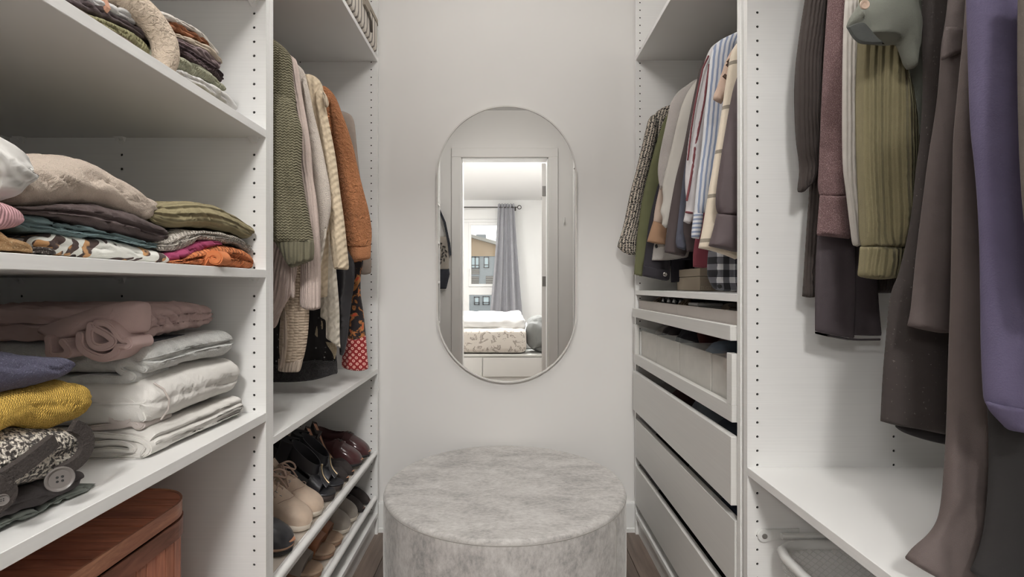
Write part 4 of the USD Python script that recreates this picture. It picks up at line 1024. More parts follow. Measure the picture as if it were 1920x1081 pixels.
# ================================================================== clothes hanging from the rails
HPLAST = plain('hanger_black', (.03, .03, .032), .5)
def ext_poly(main, side, ztop, hem, xin=None):
    """the hidden rest of a garment: from the middle of its visible edge back to the far side of the wardrobe, up to the neck at the rail"""
    x0, z0, x1, z1 = main.bounds
    zs = np.linspace(max(hem, z0 + .01), z1 - .005, 9)
    pts = []
    for z in zs:
        l = main.intersection(sg.LineString([(x0 - .1, z), (x1 + .1, z)]))
        if l.is_empty:
            continue
        b = l.bounds
        inner = b[2] if side > 0 else b[0]
        outer = b[0] if side > 0 else b[2]
        pts.append((inner * .55 + outer * .45, z))
    s = side
    zt = max(ztop, z1 + .015)
    p = pts + [(s * .80, max(zt, z1)), (s * .87, max(zt, z1)), (s * 1.03, max(zt - .10, pts[-1][1] - .02)), (s * 1.075, max(zt - .5, hem + .1)), (s * 1.07, pts[0][1])]
    if p[0][1] < hem:
        p[0] = (p[0][0], hem)
    return sg.Polygon(p).buffer(0)

def hang(name, label, category, side, Y, main, material, t=.02, hem=None, parts=(), folds=.005, freq=(16, 29, 43), seed=0, body=True, hanger=True, mname='garment_body', s=.012, neck=None, back=.5, soft=.003, k=2, env0=.35):
    T = Thing(name, label, category)
    P = poly_px(main, Y, k)
    x0, z0, x1, z1 = P.bounds
    ztop = neck or (1.865 if side > 0 else 1.785)
    if body:
        h = z0 + .10 * (z1 - z0) if hem is None else hem
        U = P.union(ext_poly(P, side, ztop, h)).buffer(.006).buffer(-.006)
    else:
        U = P
    v, f, uv = inflate(U, Y, t, side, folds=folds, freq=freq, seed=seed, s=s, back=back, soft=soft, env0=env0)
    T.add(mname, (v, f), material, uv=uv)
    for q in parts:
        pn, pts, m, tt, dy = q[:5]
        kw = q[5] if len(q) > 5 else {}
        lab = kw.pop('label', None)
        pk = kw.pop('k', 2)
        kw = {'flat_top': True, 'folds': folds * .5, 'freq': freq, 'seed': seed + 17, 's': min(s, .009), **kw}
        pv, pf, puv = inflate(poly_px(pts, Y + dy, pk), Y + dy, tt, side, **kw)
        T.add(pn, (pv, pf), m, uv=puv, label=lab)
    T.Y, T.side, T.ztop = Y, side, ztop
    if hanger:
        hanger_for(T, label)
    return T

HANG = []
def hanger_for(T, label):
    HANG.append((T, label))
def hangers():
    for T, label in HANG:
        s, Y, z = T.side, T.Y, T.ztop
        rz_ = 1.93 if s > 0 else 1.855
        h = Thing('hanger', f'slim black hanger holding the {T.hlabel}', 'hanger', 'hangers on the clothes rails')
        th = np.linspace(-.5, 3.9, 16)
        hook = [(s * .835 + .0165 * math.cos(a) , Y, rz_ + .0015 + .0165 * math.sin(a)) for a in th]
        hook = hook + [(s * .835, Y, rz_ - .03), (s * .835, Y, z - .012)]
        k = h.add('hook', tube(hook, .0018, 6), STEEL)
        h.add('arms', tube(chaikin([(s * .835 - .15, Y, z - .12), (s * .835 - .09, Y, z - .065), (s * .835, Y, z - .018), (s * .835 + .09, Y, z - .065), (s * .835 + .15, Y, z - .12)], 2, closed=False), .004, 6), HPLAST)
        h.done()

def fin(T, hl):
    T.hlabel = hl
    return T.done()

# ------------------------------------------------------------------ far left wardrobe: knitwear (front to back)
GREENK = fabric('moss_chunky_knit', '5d5844', 'zigzag', 150, 1.1, k=2.13)
GREENR = fabric('moss_rib_cuff', '5a5644', 'rib', 75, 1.3, k=2.07)
fin(hang('moss_cardigan', 'chunky moss green cardigan, nearest in the far left wardrobe', 'cardigan', -1, 1.275,
     [(330, 110), (440, 66), (505, 68), (528, 84), (541, 97), (547, 107), (549, 141), (556, 200), (560, 320), (560, 430), (330, 440)], GREENK, t=.024, seed=1, folds=.005, body=False, 
     parts=[('sleeve', [(490, 240), (505, 190), (535, 180), (552, 190), (557, 212), (567, 240), (567, 262), (564, 315), (570, 358), (577, 390), (587, 441), (588, 455), (548, 458), (514, 456), (480, 430), (470, 320)], GREENK, .036, -.012, {'folds': .004, 'freq': (11, 19, 30)}),
            ('cuff', [(513, 449), (548, 451), (588, 448), (590, 466), (588, 487), (568, 495), (547, 502), (539, 496), (527, 470)], GREENR, .032, -.012, {'folds': .003, 'label': 'wide ribbed cuff'})]), 'moss green cardigan')
PINKB = fabric('pink_beige_knit', 'a4938a', 'rib', 150, 1.1, k=1.95, fleck='8a7a72')
PINKR = fabric('pink_beige_rib', '9c8b83', 'rib', 95, 1.2, k=1.95)
fin(hang('pink_cardigan', 'long open pink-beige ribbed cardigan behind the moss green one', 'cardigan', -1, 1.365,
     [(440, 100), (520, 92), (549, 107), (560, 125), (566, 200), (572, 300), (574, 420), (560, 480), (552, 544), (538, 565), (526, 588), (520, 612), (508, 618), (470, 610), (440, 560)], PINKR, t=.020, seed=2, body=False, folds=.005,
     parts=[('sleeve', [(540, 108), (549, 106), (558, 114), (565, 172), (575, 223), (584, 280), (586, 321), (588, 341), (594, 374), (598, 415), (601, 466), (602, 518), (601, 578), (582, 583), (563, 574), (564, 500), (565, 440), (560, 340), (552, 240), (545, 160)], PINKB, .026, -.012, {'folds': .005, 'freq': (20, 35, 50)}),
            ('front_band', [(543, 460), (553, 470), (554, 544), (553, 558), (547, 560), (546, 540)], PINKB, .010, -.022)]), 'pink-beige cardigan')
HONEY = fabric('honeycomb_knit', '93826f', 'knit', 75, 1.7, k=2.01)
HONEYR = fabric('honeycomb_rib', '98897a', 'rib', 120, 1.2, k=1.95)
fin(hang('honeycomb_cardigan', 'taupe honeycomb-knit cardigan hanging below the pink-beige one', 'cardigan', -1, 1.43,
     [(500, 200), (560, 180), (572, 260), (580, 500), (580, 585), (578, 627), (570, 673), (562, 682), (526, 680), (523, 640), (528, 575), (520, 480)], HONEY, t=.020, seed=3, folds=.004, body=False,
     parts=[('hem_rib', [(522, 672), (545, 676), (569, 670), (565, 690), (561, 697), (540, 698), (522, 695)], HONEYR, .016, -.002), ('front_band', [(530, 560), (538, 566), (540, 640), (536, 680), (528, 692), (523, 688), (531, 640)], HONEYR, .010, -.018, {'label': 'ribbed button band'})]), 'honeycomb cardigan')
OATK = fabric('oat_marl_knit', 'aaa096', 'fuzzy', 300, 1.3, k=1.95, fleck='7d736a')
OATC = fabric('oat_cable_knit', 'b0a79b', 'cable', 50, 1.4, k=1.95)
fin(hang('oat_sweater', 'oat marl knitted sweater third along the far left rail', 'sweater', -1, 1.485,
     [(530, 118), (552, 116), (561, 123), (571, 133), (578, 162), (589, 215), (596, 250), (600, 330), (596, 430), (560, 440), (540, 300)], OATK, t=.020, seed=4, folds=.004, body=False,
     parts=[('sleeve', [(566, 150), (573, 146), (579, 166), (589, 215), (602, 266), (612, 315), (619, 352), (622, 388), (615, 423), (610, 448), (604, 482), (597, 503), (592, 480), (594, 430), (588, 360), (582, 290), (574, 220)], OATK, .026, -.012, {'folds': .004}),
            ('chain_edge', [(610, 424), (613, 436), (606, 475), (600, 505), (596, 500), (602, 465)], OATC, .010, -.030)]), 'oat marl sweater')
OATB = fabric('oat_cream_cable', 'b09f85', 'cable', 62, 1.4, k=1.95)
OATR = fabric('oat_cream_rib', 'a99a84', 'rib', 110, 1.2, k=1.95)
fin(hang('cable_cardigan', 'long oatmeal cable-knit cardigan between the oat sweater and the rust coat', 'cardigan', -1, 1.575,
     [(560, 150), (575, 138), (588, 141), (600, 150), (606, 164), (609, 186), (614, 240), (616, 330), (617, 440), (614, 556), (598, 558), (580, 470), (570, 300)], OATB, t=.020, seed=5, folds=.005, body=True, hem=1.12,
     parts=[('sleeve', [(588, 180), (600, 166), (608, 178), (612, 206), (618, 235), (627, 279), (632, 311), (638, 362), (645, 407), (651, 464), (655, 502), (652, 506), (627, 504), (622, 480), (617, 430), (618, 380), (610, 310), (600, 250)], OATB, .030, -.012, {'folds': .004}),
            ('hood_edge', [(606, 170), (612, 178), (617, 192), (616, 200), (611, 203), (607, 196), (604, 182)], OATR, .014, -.030)]), 'oatmeal cable cardigan')
WCB = fabric('cream_cable_knit', 'b2aa9c', 'cable', 55, 1.5, k=1.95)
fin(hang('cream_sweater', 'cream cable-knit sweater hanging low behind the oatmeal cardigan', 'sweater', -1, 1.65,
     [(580, 170), (604, 200), (612, 340), (630, 500), (634, 545), (637, 585), (637, 637), (639, 653), (627, 643), (611, 633), (611, 600), (601, 594), (602, 555), (596, 470), (580, 320)], WCB, t=.018, seed=6, folds=.003, hem=1.12), 'cream cable sweater')
BLKL = painted('black_floral_lace', {'v': ('voronoi_texture', {'scale': 75.0, 'randomness': .9}), 'r': ('rgb_ramp', {'ramp': [(.0, hexlin('b5b2b0', 1.3)), (.20, hexlin('8c8888', 1.2)), (.30, hexlin('1d1b1c', 1.4)), (1, hexlin('1d1b1c', 1.4))]}), 'n': ('noise_texture', {'scale': 9.0}), 'rn': ('rgb_ramp', {'ramp': [(.48, (0, 0, 0)), (.54, (1, 1, 1))]}), 'mx': ('mix', {'color1': hexlin('211f20', 1.4)})},
    [('tc.UV', 'v.vector'), ('v.distance', 'r.fac'), ('tc.object', 'n.vector'), ('n.fac', 'rn.fac'), ('rn.color', 'mx.fac'), ('r.color', 'mx.color2')], 'mx.color', kind='plain')
BLKF = fabric('black_fur', '262425', 'fuzzy', 160, 2.0, k=1.71, sheen=.8)
GOLDP = fabric('gold_paisley', '8e8068', 'knit', 200, 1.0, k=1.71)
fin(hang('black_dress', 'black dress with tiny white flowers and a furry hem, low in the far left wardrobe', 'dress', -1, 1.70,
     [(540, 200), (600, 210), (612, 420), (618, 560), (626, 640), (633, 680), (632, 700), (600, 706), (540, 706), (500, 700), (500, 620)], BLKL, t=.020, seed=7, folds=.006, hem=.80, hanger=True,
     parts=[('fur_hem', [(490, 676), (520, 684), (560, 676), (600, 672), (632, 676), (633, 698), (618, 704), (590, 712), (545, 715), (505, 714), (488, 706)], BLKF, .034, -.008, {'folds': .006, 'soft': .006}),
            ('paisley_patch', [(598, 594), (604, 598), (606, 612), (603, 626), (595, 632), (590, 628), (593, 612)], GOLDP, .006, -.020, {'label': 'gold paisley motif'}),
            ('lace_panel', [(610, 640), (626, 642), (633, 652), (630, 664), (627, 680), (624, 662), (616, 652)], GOLDP, .006, -.022, {'label': 'beige lace edge'})]), 'black flowered dress')
SATIN = fabric('black_satin', '2a292d', 'plain', 500, k=1.59, rough=.24, sheen=0, spec=.8, var=.06)
fin(hang('satin_dress', 'narrow glossy black satin dress beside the floral one', 'dress', -1, 1.755,
     [(575, 200), (596, 230), (622, 380), (636, 440), (660, 482), (666, 495), (664, 536), (658, 568), (655, 601), (650, 647), (644, 667), (637, 665), (636, 560), (630, 420)], SATIN, t=.018, seed=8, folds=.011, freq=(14, 22, 31), hem=.95), 'black satin dress')
TEDDY = fabric('rust_teddy', '935c33', 'teddy', 95, 2.6, k=2.26, sheen=.8, var=.15)
TEDC = fabric('rust_teddy_cuff', '925e38', 'teddy', 190, 1.2, k=2.20, sheen=.6)
fin(hang('teddy_coat', 'rust orange teddy fleece jacket hanging in the far left wardrobe', 'jacket', -1, 1.82,
     [(590, 165), (606, 160), (614, 164), (626, 176), (634, 192), (642, 215), (648, 260), (650, 350), (648, 440), (600, 440), (590, 300)], TEDDY, t=.026, seed=9, folds=.004, hem=1.22,
     parts=[('sleeve', [(618, 196), (630, 186), (642, 214), (652, 241), (663, 277), (671, 315), (681, 356), (691, 392), (697, 427), (697, 450), (695, 463), (672, 466), (650, 464), (642, 400), (634, 330), (624, 250)], TEDDY, .036, -.014, {'folds': .004, 'soft': .005}),
            ('cuff', [(650, 459), (674, 462), (696, 459), (695, 480), (693, 485), (676, 489), (656, 491), (652, 476)], TEDC, .030, -.014)]), 'rust teddy jacket')
DFL = painted('dark_floral_print', {'n': ('noise_texture', {'scale': 26.0, 'detail': 3.0, 'distortion': 1.6}), 'r': ('rgb_ramp', {'ramp': [(.0, hexlin('282426', 1.4)), (.52, hexlin('282426', 1.4)), (.56, hexlin('8c5a34', 1.5)), (.64, hexlin('9c6b40', 1.5)), (.66, hexlin('9a3f2c', 1.6)), (.75, hexlin('b04a34', 1.6))]})},
    [('tc.object', 'n.vector'), ('n.fac', 'r.fac')], 'r.color', kind='plain')
RFL = painted('red_dotted_print', {'mp': ('mapping', {'scale': (1, 1, 1), 'rotation': (0, 0, .785)}), 'v': ('voronoi_texture', {'scale': 62.0, 'randomness': .08}), 'r': ('rgb_ramp', {'ramp': [(.0, hexlin('7a2526', 1.5)), (.10, hexlin('7a2526', 1.5)), (.14, hexlin('c59a90', 1.5)), (.30, hexlin('c59a90', 1.5)), (.36, hexlin('7a2526', 1.6)), (1, hexlin('7a2526', 1.6))]})},
    [('tc.UV', 'mp.vector'), ('mp.vector', 'v.vector'), ('v.distance', 'r.fac')], 'r.color', kind='plain')
fin(hang('floral_dress', 'long dark floral dress with a red dotted hem panel, standing on the shelf', 'dress', -1, 1.885,
     [(640, 220), (668, 400), (680, 484), (682, 492), (676, 515), (676, 551), (681, 580), (685, 616), (687, 636), (668, 642), (650, 640), (655, 600), (658, 570), (664, 538), (663, 500), (650, 380)], DFL, t=.018, seed=10, folds=.004, hem=1.0,
     parts=[('hem_panel', [(651, 632), (668, 636), (686, 628), (689, 668), (691, 690), (682, 695), (660, 694), (641, 687), (641, 668)], RFL, .022, -.004, {'folds': .004, 'label': 'red hem panel with small pale flowers'})]), 'dark floral dress')
TAUPE = fabric('taupe_crepe', '83776e', 'plain', 400, k=1.95)
fin(hang('taupe_blouse', 'taupe blouse at the far end of the left rail', 'blouse', -1, 1.965,
     [(630, 205), (655, 212), (662, 221), (666, 236), (670, 285), (676, 340), (688, 410), (697, 482), (696, 512), (682, 516), (668, 510), (650, 400)], TAUPE, t=.018, seed=11, folds=.005, hem=1.25), 'taupe blouse')

# ------------------------------------------------------------------ far right wardrobe: shirts and blouses (front to back)
R = 1
BSAT = fabric('brown_satin', '54484a', 'plain', 500, k=1.45, rough=.55, var=.05)
fin(hang('brown_blouse', 'dark brown crepe blouse with a wide cuff, nearest in the far right wardrobe', 'blouse', R, 1.28,
     [(1400, 110), (1378, 150), (1367, 204), (1354, 280), (1344, 346), (1341, 378), (1343, 396), (1350, 404), (1384, 406), (1420, 400), (1440, 200)], BSAT, t=.026, seed=21, hem=1.24, folds=.006,
     parts=[('cuff', [(1344, 400), (1336, 436), (1328, 461), (1355, 467), (1384, 474), (1400, 470), (1400, 404), (1372, 404)], BSAT, .022, -.004, {'folds': .002})]), 'dark brown blouse')
CHK = painted('cream_windowpane', {'s': ('separate_xyz', {}), 'a': ('math', {'math_type': 'multiply', 'value2': 8.6}), 'fa': ('math', {'math_type': 'fraction'}), 'ga': ('math', {'math_type': 'less_than', 'value2': .085}),
       'b2_': ('math', {'math_type': 'multiply', 'value2': 6.5}), 'fb': ('math', {'math_type': 'fraction'}), 'gb': ('math', {'math_type': 'greater_than', 'value2': .93}), 'mxm': ('math', {'math_type': 'maximum'}), 'mx': ('mix', {'color1': hexlin('b9ae9e', 1.5), 'color2': hexlin('7f776b', 1.4)})},
    [('tc.UV', 's.vector'), ('s.y', 'a.value1'), ('a.value', 'fa.value1'), ('fa.value', 'ga.value1'), ('s.x', 'b2_.value1'), ('b2_.value', 'fb.value1'), ('fb.value', 'gb.value1'), ('ga.value', 'mxm.value1'), ('gb.value', 'mxm.value2'), ('mxm.value', 'mx.fac'), ('mx.color', 'mx.color')][:-1], 'mx.color', kind='plain')
fin(hang('check_shirt', 'beige shirt with thin grey windowpane lines beside the dark brown blouse', 'shirt', R, 1.345,
     [(1400, 66), (1377, 84), (1368, 107), (1363, 140), (1352, 215), (1339, 298), (1325, 376), (1317, 430), (1309, 465), (1335, 470), (1362, 479), (1380, 487), (1395, 470), (1400, 200)], CHK, t=.018, seed=22, hem=1.24), 'beige windowpane shirt')
PEACH = fabric('peach_crepe', 'b59a88', 'plain', 400, k=1.5, var=.05)
CHEV = plain('brown_chevron', hexlin('5a4a42', 1.3), .9)
pb = hang('peach_top', 'peach short-sleeved top with dark brown dashes', 'top', R, 1.415,
     [(1400, 60), (1376, 88), (1362, 110), (1352, 140), (1345, 162), (1338, 178), (1337, 187), (1346, 191), (1353, 196), (1357, 184), (1372, 190), (1400, 260)], PEACH, t=.018, seed=23, hem=1.42)
for a_, b_ in (((1358, 124), (1368, 112)), ((1356, 126), (1365, 134)), ((1350, 147), (1361, 157))):
    pts = un([a_, b_], 1.415)
    pb.add('dash', prism(sg.LineString(pts).buffer(.0042, cap_style='flat'), 1.389, 1.394), CHEV, smooth=False)
fin(pb, 'peach top')
PLAID = painted('black_white_plaid', {'s': ('separate_xyz', {}), 'a': ('math', {'math_type': 'multiply', 'value2': 27.0}), 'fa': ('math', {'math_type': 'fraction'}), 'ga': ('math', {'math_type': 'greater_than', 'value2': .52}),
       'b1': ('math', {'math_type': 'multiply', 'value2': 27.0}), 'fb': ('math', {'math_type': 'fraction'}), 'gb': ('math', {'math_type': 'greater_than', 'value2': .55}), 'ad': ('math', {'math_type': 'add'}), 'hf': ('math', {'math_type': 'multiply', 'value2': .5}),
       'r': ('rgb_ramp', {'ramp': [(.0, hexlin('2b2b2f', 1.3)), (.25, hexlin('2b2b2f', 1.3)), (.26, hexlin('66666c', 1.3)), (.74, hexlin('66666c', 1.3)), (.75, hexlin('c0c0c2', 1.4))]})},
    [('tc.UV', 's.vector'), ('s.x', 'a.value1'), ('a.value', 'fa.value1'), ('fa.value', 'ga.value1'), ('s.y', 'b1.value1'), ('b1.value', 'fb.value1'), ('fb.value', 'gb.value1'), ('ga.value', 'ad.value1'), ('gb.value', 'ad.value2'), ('ad.value', 'hf.value1'), ('hf.value', 'r.fac')], 'r.color', kind='plain')
fin(hang('plaid_shirt', 'black and white plaid flannel shirt hanging down to the shelf', 'shirt', R, 1.465,
     [(1400, 150), (1360, 300), (1338, 430), (1327, 471), (1325, 515), (1330, 527), (1335, 539), (1345, 545), (1381, 546), (1400, 540), (1420, 300)], PLAID, t=.020, seed=24, hem=1.05, folds=.006,
     parts=[('button', [(1345, 534), (1349, 532), (1353, 534), (1354, 538), (1349, 541), (1345, 538)], BTND, .004, -.023, {'s': .002})]), 'plaid shirt')
BLUES = stripes('blue_stripe', 'c2c3c8', '7d8aa6', .0125, .56, k=1.5, kind='plain')
BLUEC = stripes('blue_stripe_cuff', 'c2c3c8', '7d8aa6', .0125, .56, 'y', k=1.5, kind='plain')
fin(hang('striped_shirt', 'blue and white striped shirt in the far right wardrobe', 'shirt', R, 1.53,
     [(1400, 50), (1375, 63), (1357, 71), (1343, 80), (1336, 92), (1331, 112), (1328, 146), (1321, 216), (1315, 284), (1307, 335), (1301, 402), (1317, 405), (1325, 360), (1345, 300), (1380, 250)], BLUES, t=.018, seed=25, hem=1.2, folds=.004,
     parts=[('cuff', [(1301, 398), (1296, 436), (1296, 446), (1311, 448), (1316, 426), (1319, 400)], BLUEC, .016, -.002, {'folds': .001, 'label': 'cuff with crosswise stripes'})]), 'blue striped shirt')
RED = fabric('burgundy_jersey', '73303c', 'plain', 400, k=1.6, var=.05)
fin(hang('burgundy_top', 'burgundy top whose hem shows beside the plaid shirt', 'top', R, 1.585,
     [(1390, 130), (1340, 250), (1308, 420), (1299, 473), (1299, 500), (1312, 502), (1326, 502), (1345, 498), (1390, 420)], RED, t=.016, seed=26, hem=1.12), 'burgundy top')
PAJ = fabric('white_pyjama', 'bebabb', 'plain', 400, k=1.5, var=.03)
PIPE = plain('burgundy_piping', hexlin('6a3a3e', 1.5), .85)
pj = hang('piped_shirt', 'white shirt with burgundy piping left of the striped shirt', 'shirt', R, 1.645,
     [(1380, 60), (1342, 80), (1330, 92), (1321, 115), (1313, 146), (1304, 185), (1298, 216), (1290, 269), (1285, 319), (1284, 346), (1287, 378), (1285, 397), (1281, 415), (1293, 421), (1300, 410), (1308, 356), (1330, 272), (1360, 150)], PAJ, t=.018, seed=27, hem=1.22)
for pts, w in (([(1329, 104), (1318, 128), (1310, 165), (1303, 200), (1297, 240), (1290, 300)], .0028), ([(1331, 120), (1321, 190), (1312, 235), (1304, 276), (1300, 310), (1294, 345), (1288, 376)], .0038), ([(1286, 397), (1299, 399)], .0035)):
    q = un(pts, 1.625)
    pj.add('piping', tube(np.stack([q[:, 0], np.full(len(q), 1.6275), q[:, 1]], 1), w, 8), PIPE)
fin(pj, 'white piped shirt')
DBR = fabric('dark_brown_crepe', '4a4041', 'plain', 400, k=1.45, var=.05)
fin(hang('brown_sleeve_top', 'dark brown top whose cuff shows under the piped white shirt', 'top', R, 1.69,
     [(1360, 140), (1310, 280), (1285, 380), (1281, 416), (1281, 440), (1285, 447), (1288, 472), (1309, 470), (1325, 440), (1360, 300)], DBR, t=.014, seed=28, hem=1.22), 'dark brown cuffed top')
NAVYJ = fabric('slate_navy', '4d4f5c', 'plain', 400, k=1.45, var=.06)
fin(hang('navy_blazer', 'slate navy jacket sleeve behind the piped white shirt', 'jacket', R, 1.73,
     [(1340, 130), (1294, 260), (1283, 315), (1277, 360), (1270, 425), (1266, 453), (1269, 464), (1285, 470), (1288, 456), (1300, 400), (1330, 300)], NAVYJ, t=.018, seed=29, hem=1.2), 'slate navy jacket')
BRN = fabric('chocolate_crepe', '4f4545', 'plain', 400, k=1.45, var=.04)
fin(hang('chocolate_jacket', 'plain chocolate brown jacket sleeve left of the slate navy one', 'jacket', R, 1.785,
     [(1350, 100), (1320, 110), (1314, 124), (1309, 140), (1302, 173), (1293, 216), (1280, 284), (1268, 328), (1259, 376), (1252, 419), (1248, 449), (1246, 473), (1268, 478), (1284, 481), (1290, 465), (1296, 400), (1320, 250)], BRN, t=.020, seed=30, hem=1.2, folds=.003), 'chocolate brown jacket')
WBL = fabric('ivory_crepe', 'b5b0a8', 'plain', 400, k=1.5, var=.03)
fin(hang('ivory_blouse', 'ivory blouse with a gathered wrist between grey and chocolate sleeves', 'blouse', R, 1.845,
     [(1350, 120), (1318, 140), (1303, 152), (1283, 182), (1270, 226), (1261, 269), (1246, 328), (1241, 352), (1244, 376), (1239, 390), (1238, 399), (1243, 407), (1241, 421), (1249, 429), (1258, 412), (1275, 352), (1300, 280), (1330, 180)], WBL, t=.020, seed=31, hem=1.22, folds=.004), 'ivory blouse')
GRYF = fabric('grey_fleece', 'a9a29e', 'fuzzy', 320, k=1.5, var=.05)
fin(hang('grey_sweatshirt', 'light grey fleece sweatshirt with its shoulder showing in the far right wardrobe', 'sweatshirt', R, 1.905,
     [(1330, 140), (1304, 148), (1290, 158), (1270, 172), (1259, 189), (1256, 197), (1248, 236), (1239, 276), (1233, 313), (1234, 335), (1238, 356), (1246, 345), (1262, 300), (1290, 226)], GRYF, t=.020, seed=32, hem=1.3, folds=.003), 'light grey fleece')
PCH2 = fabric('peach_beige_crepe', 'b29d8e', 'plain', 400, k=1.5, var=.04); CAM = fabric('camel_cuff', '9a7659', 'plain', 400, k=1.5, var=.03)
fin(hang('camel_cuff_blouse', 'pale peach blouse with a camel brown cuff', 'blouse', R, 1.94,
     [(1330, 180), (1270, 240), (1245, 300), (1238, 345), (1231, 376), (1227, 397), (1225, 416), (1241, 422), (1252, 408), (1262, 345), (1300, 280)], PCH2, t=.014, seed=33, hem=1.22,
     parts=[('cuff', [(1225, 414), (1241, 419), (1252, 427), (1248, 458), (1230, 457), (1213, 453), (1219, 432)], CAM, .014, -.002, {'folds': .001, 'label': 'camel brown cuff'})]), 'camel cuffed blouse')
GRH = fabric('grey_marl_hem', 'a8a39e', 'fuzzy', 350, k=1.5, var=.05)
fin(hang('grey_henley', 'grey marl top whose buttoned hem shows under the camel cuff', 'top', R, 1.968,
     [(1330, 220), (1260, 330), (1232, 430), (1226, 458), (1222, 488), (1254, 488), (1290, 482), (1300, 440), (1330, 330)], GRH, t=.012, seed=34, hem=1.2,
     parts=[('button', [(1228, 459), (1231, 457), (1233, 460), (1233, 464), (1230, 465), (1228, 463)], BTND, .004, -.014, {'s': .002})]), 'grey marl top')
BDEN = fabric('black_denim', '353238', 'twill', 500, k=1.4, var=.08)
dn = hang('denim_jacket', 'black denim jacket with a buttoned cuff at the bottom of the right rail', 'jacket', R, 1.998,
     [(1330, 220), (1260, 300), (1235, 340), (1227, 370), (1217, 412), (1211, 460), (1206, 497), (1204, 517), (1228, 522), (1252, 526), (1256, 523), (1258, 480), (1280, 420), (1330, 340)], BDEN, t=.014, seed=35, hem=1.15,
     parts=[('cuff', [(1206, 497), (1230, 501), (1256, 506), (1255, 524), (1251, 527), (1226, 522), (1204, 517)], BDEN, .016, -.003, {'folds': .0005})])
dn.add('button', (lathe([(0, 0), (.0075, 0), (.0085, .002), (.006, .004), (0, .003)], (0, 0), 16)[0][:, [0, 2, 1]] * [1, -1, 1] + [un([(1247, 514)], 1.978)[0][0], 1.9785, un([(1247, 514)], 1.978)[0][1]], lathe([(0, 0), (.0075, 0), (.0085, .002), (.006, .004), (0, .003)], (0, 0), 16)[1]), STEEL)
fin(dn, 'black denim jacket')
fin(hang('black_trousers', 'black trouser hem hanging beside the denim cuff', 'trousers', R, 2.024,
     [(1330, 260), (1280, 330), (1257, 440), (1257, 488), (1258, 529), (1270, 529), (1292, 526), (1304, 521), (1300, 480), (1330, 400)], fabric('black_wool', '2c2a31', 'plain', 400, k=1.4), t=.012, seed=36, hem=1.15), 'black trousers')
fin(hang('blue_top', 'sliver of a steel blue top between the green and grey sleeves', 'top', R, 2.046,
     [(1330, 220), (1262, 280), (1242, 330), (1234, 350), (1228, 372), (1225, 390), (1240, 400), (1270, 380), (1330, 300)], fabric('steel_blue', '5a6577', 'plain', 400, k=1.5), t=.010, seed=37, hem=1.4), 'steel blue top')
MOSS = fabric('moss_jersey', '6a6c4a', 'plain', 400, k=1.3, var=.06)
fin(hang('moss_dress', 'plain moss green dress beside the tweed jacket', 'dress', R, 2.068,
     [(1330, 180), (1272, 188), (1252, 212), (1240, 235), (1222, 298), (1205, 366), (1198, 412), (1192, 464), (1189, 514), (1204, 518), (1208, 490), (1220, 410), (1245, 320), (1300, 260)], MOSS, t=.014, seed=38, hem=1.14, folds=.003), 'moss green dress')
TWD = painted('black_white_tweed', {'mp': ('mapping', {'scale': (1.0, 1.0, 1.0), 'rotation': (0, 0, .12)}), 's': ('separate_xyz', {}), 'a': ('math', {'math_type': 'multiply', 'value2': 88.0}), 'fa': ('math', {'math_type': 'fraction'}), 'ga': ('math', {'math_type': 'greater_than', 'value2': .62}),
       'b1': ('math', {'math_type': 'multiply', 'value2': 88.0}), 'fb': ('math', {'math_type': 'fraction'}), 'gb': ('math', {'math_type': 'greater_than', 'value2': .62}), 'mm': ('math', {'math_type': 'maximum'}), 'n': ('noise_texture', {'scale': 160.0, 'detail': 2.0}), 'rn': ('rgb_ramp', {'ramp': [(.40, (0, 0, 0)), (.46, (1, 1, 1))]}), 'mu': ('math', {'math_type': 'multiply'}),
       'mx': ('mix', {'color1': hexlin('262322', 1.4), 'color2': hexlin('b5aca0', 1.4)})},
    [('tc.UV', 'mp.vector'), ('mp.vector', 's.vector'), ('s.x', 'a.value1'), ('a.value', 'fa.value1'), ('fa.value', 'ga.value1'), ('s.y', 'b1.value1'), ('b1.value', 'fb.value1'), ('fb.value', 'gb.value1'), ('ga.value', 'mm.value1'), ('gb.value', 'mm.value2'), ('tc.object', 'n.vector'), ('n.fac', 'rn.fac'), ('mm.value', 'mu.value1'), ('rn.color', 'mu.value2'), ('mu.value', 'mx.fac')], 'mx.color', kind='knit', n=180)
fin(hang('tweed_jacket', 'black and white tweed jacket at the far end of the right rail', 'jacket', R, 2.115,
     [(1310, 186), (1256, 196), (1241, 202), (1228, 211), (1220, 240), (1216, 300), (1210, 420), (1240, 440), (1300, 300)], TWD, t=.014, seed=39, hem=1.3, folds=.002,
     parts=[('sleeve', [(1228, 215), (1222, 216), (1215, 224), (1209, 250), (1200, 289), (1190, 330), (1181, 362), (1169, 423), (1161, 449), (1157, 462), (1168, 473), (1181, 478), (1192, 478), (1198, 420), (1206, 362), (1224, 290), (1234, 240)], TWD, .028, -.020, {'folds': .002})]), 'tweed jacket')

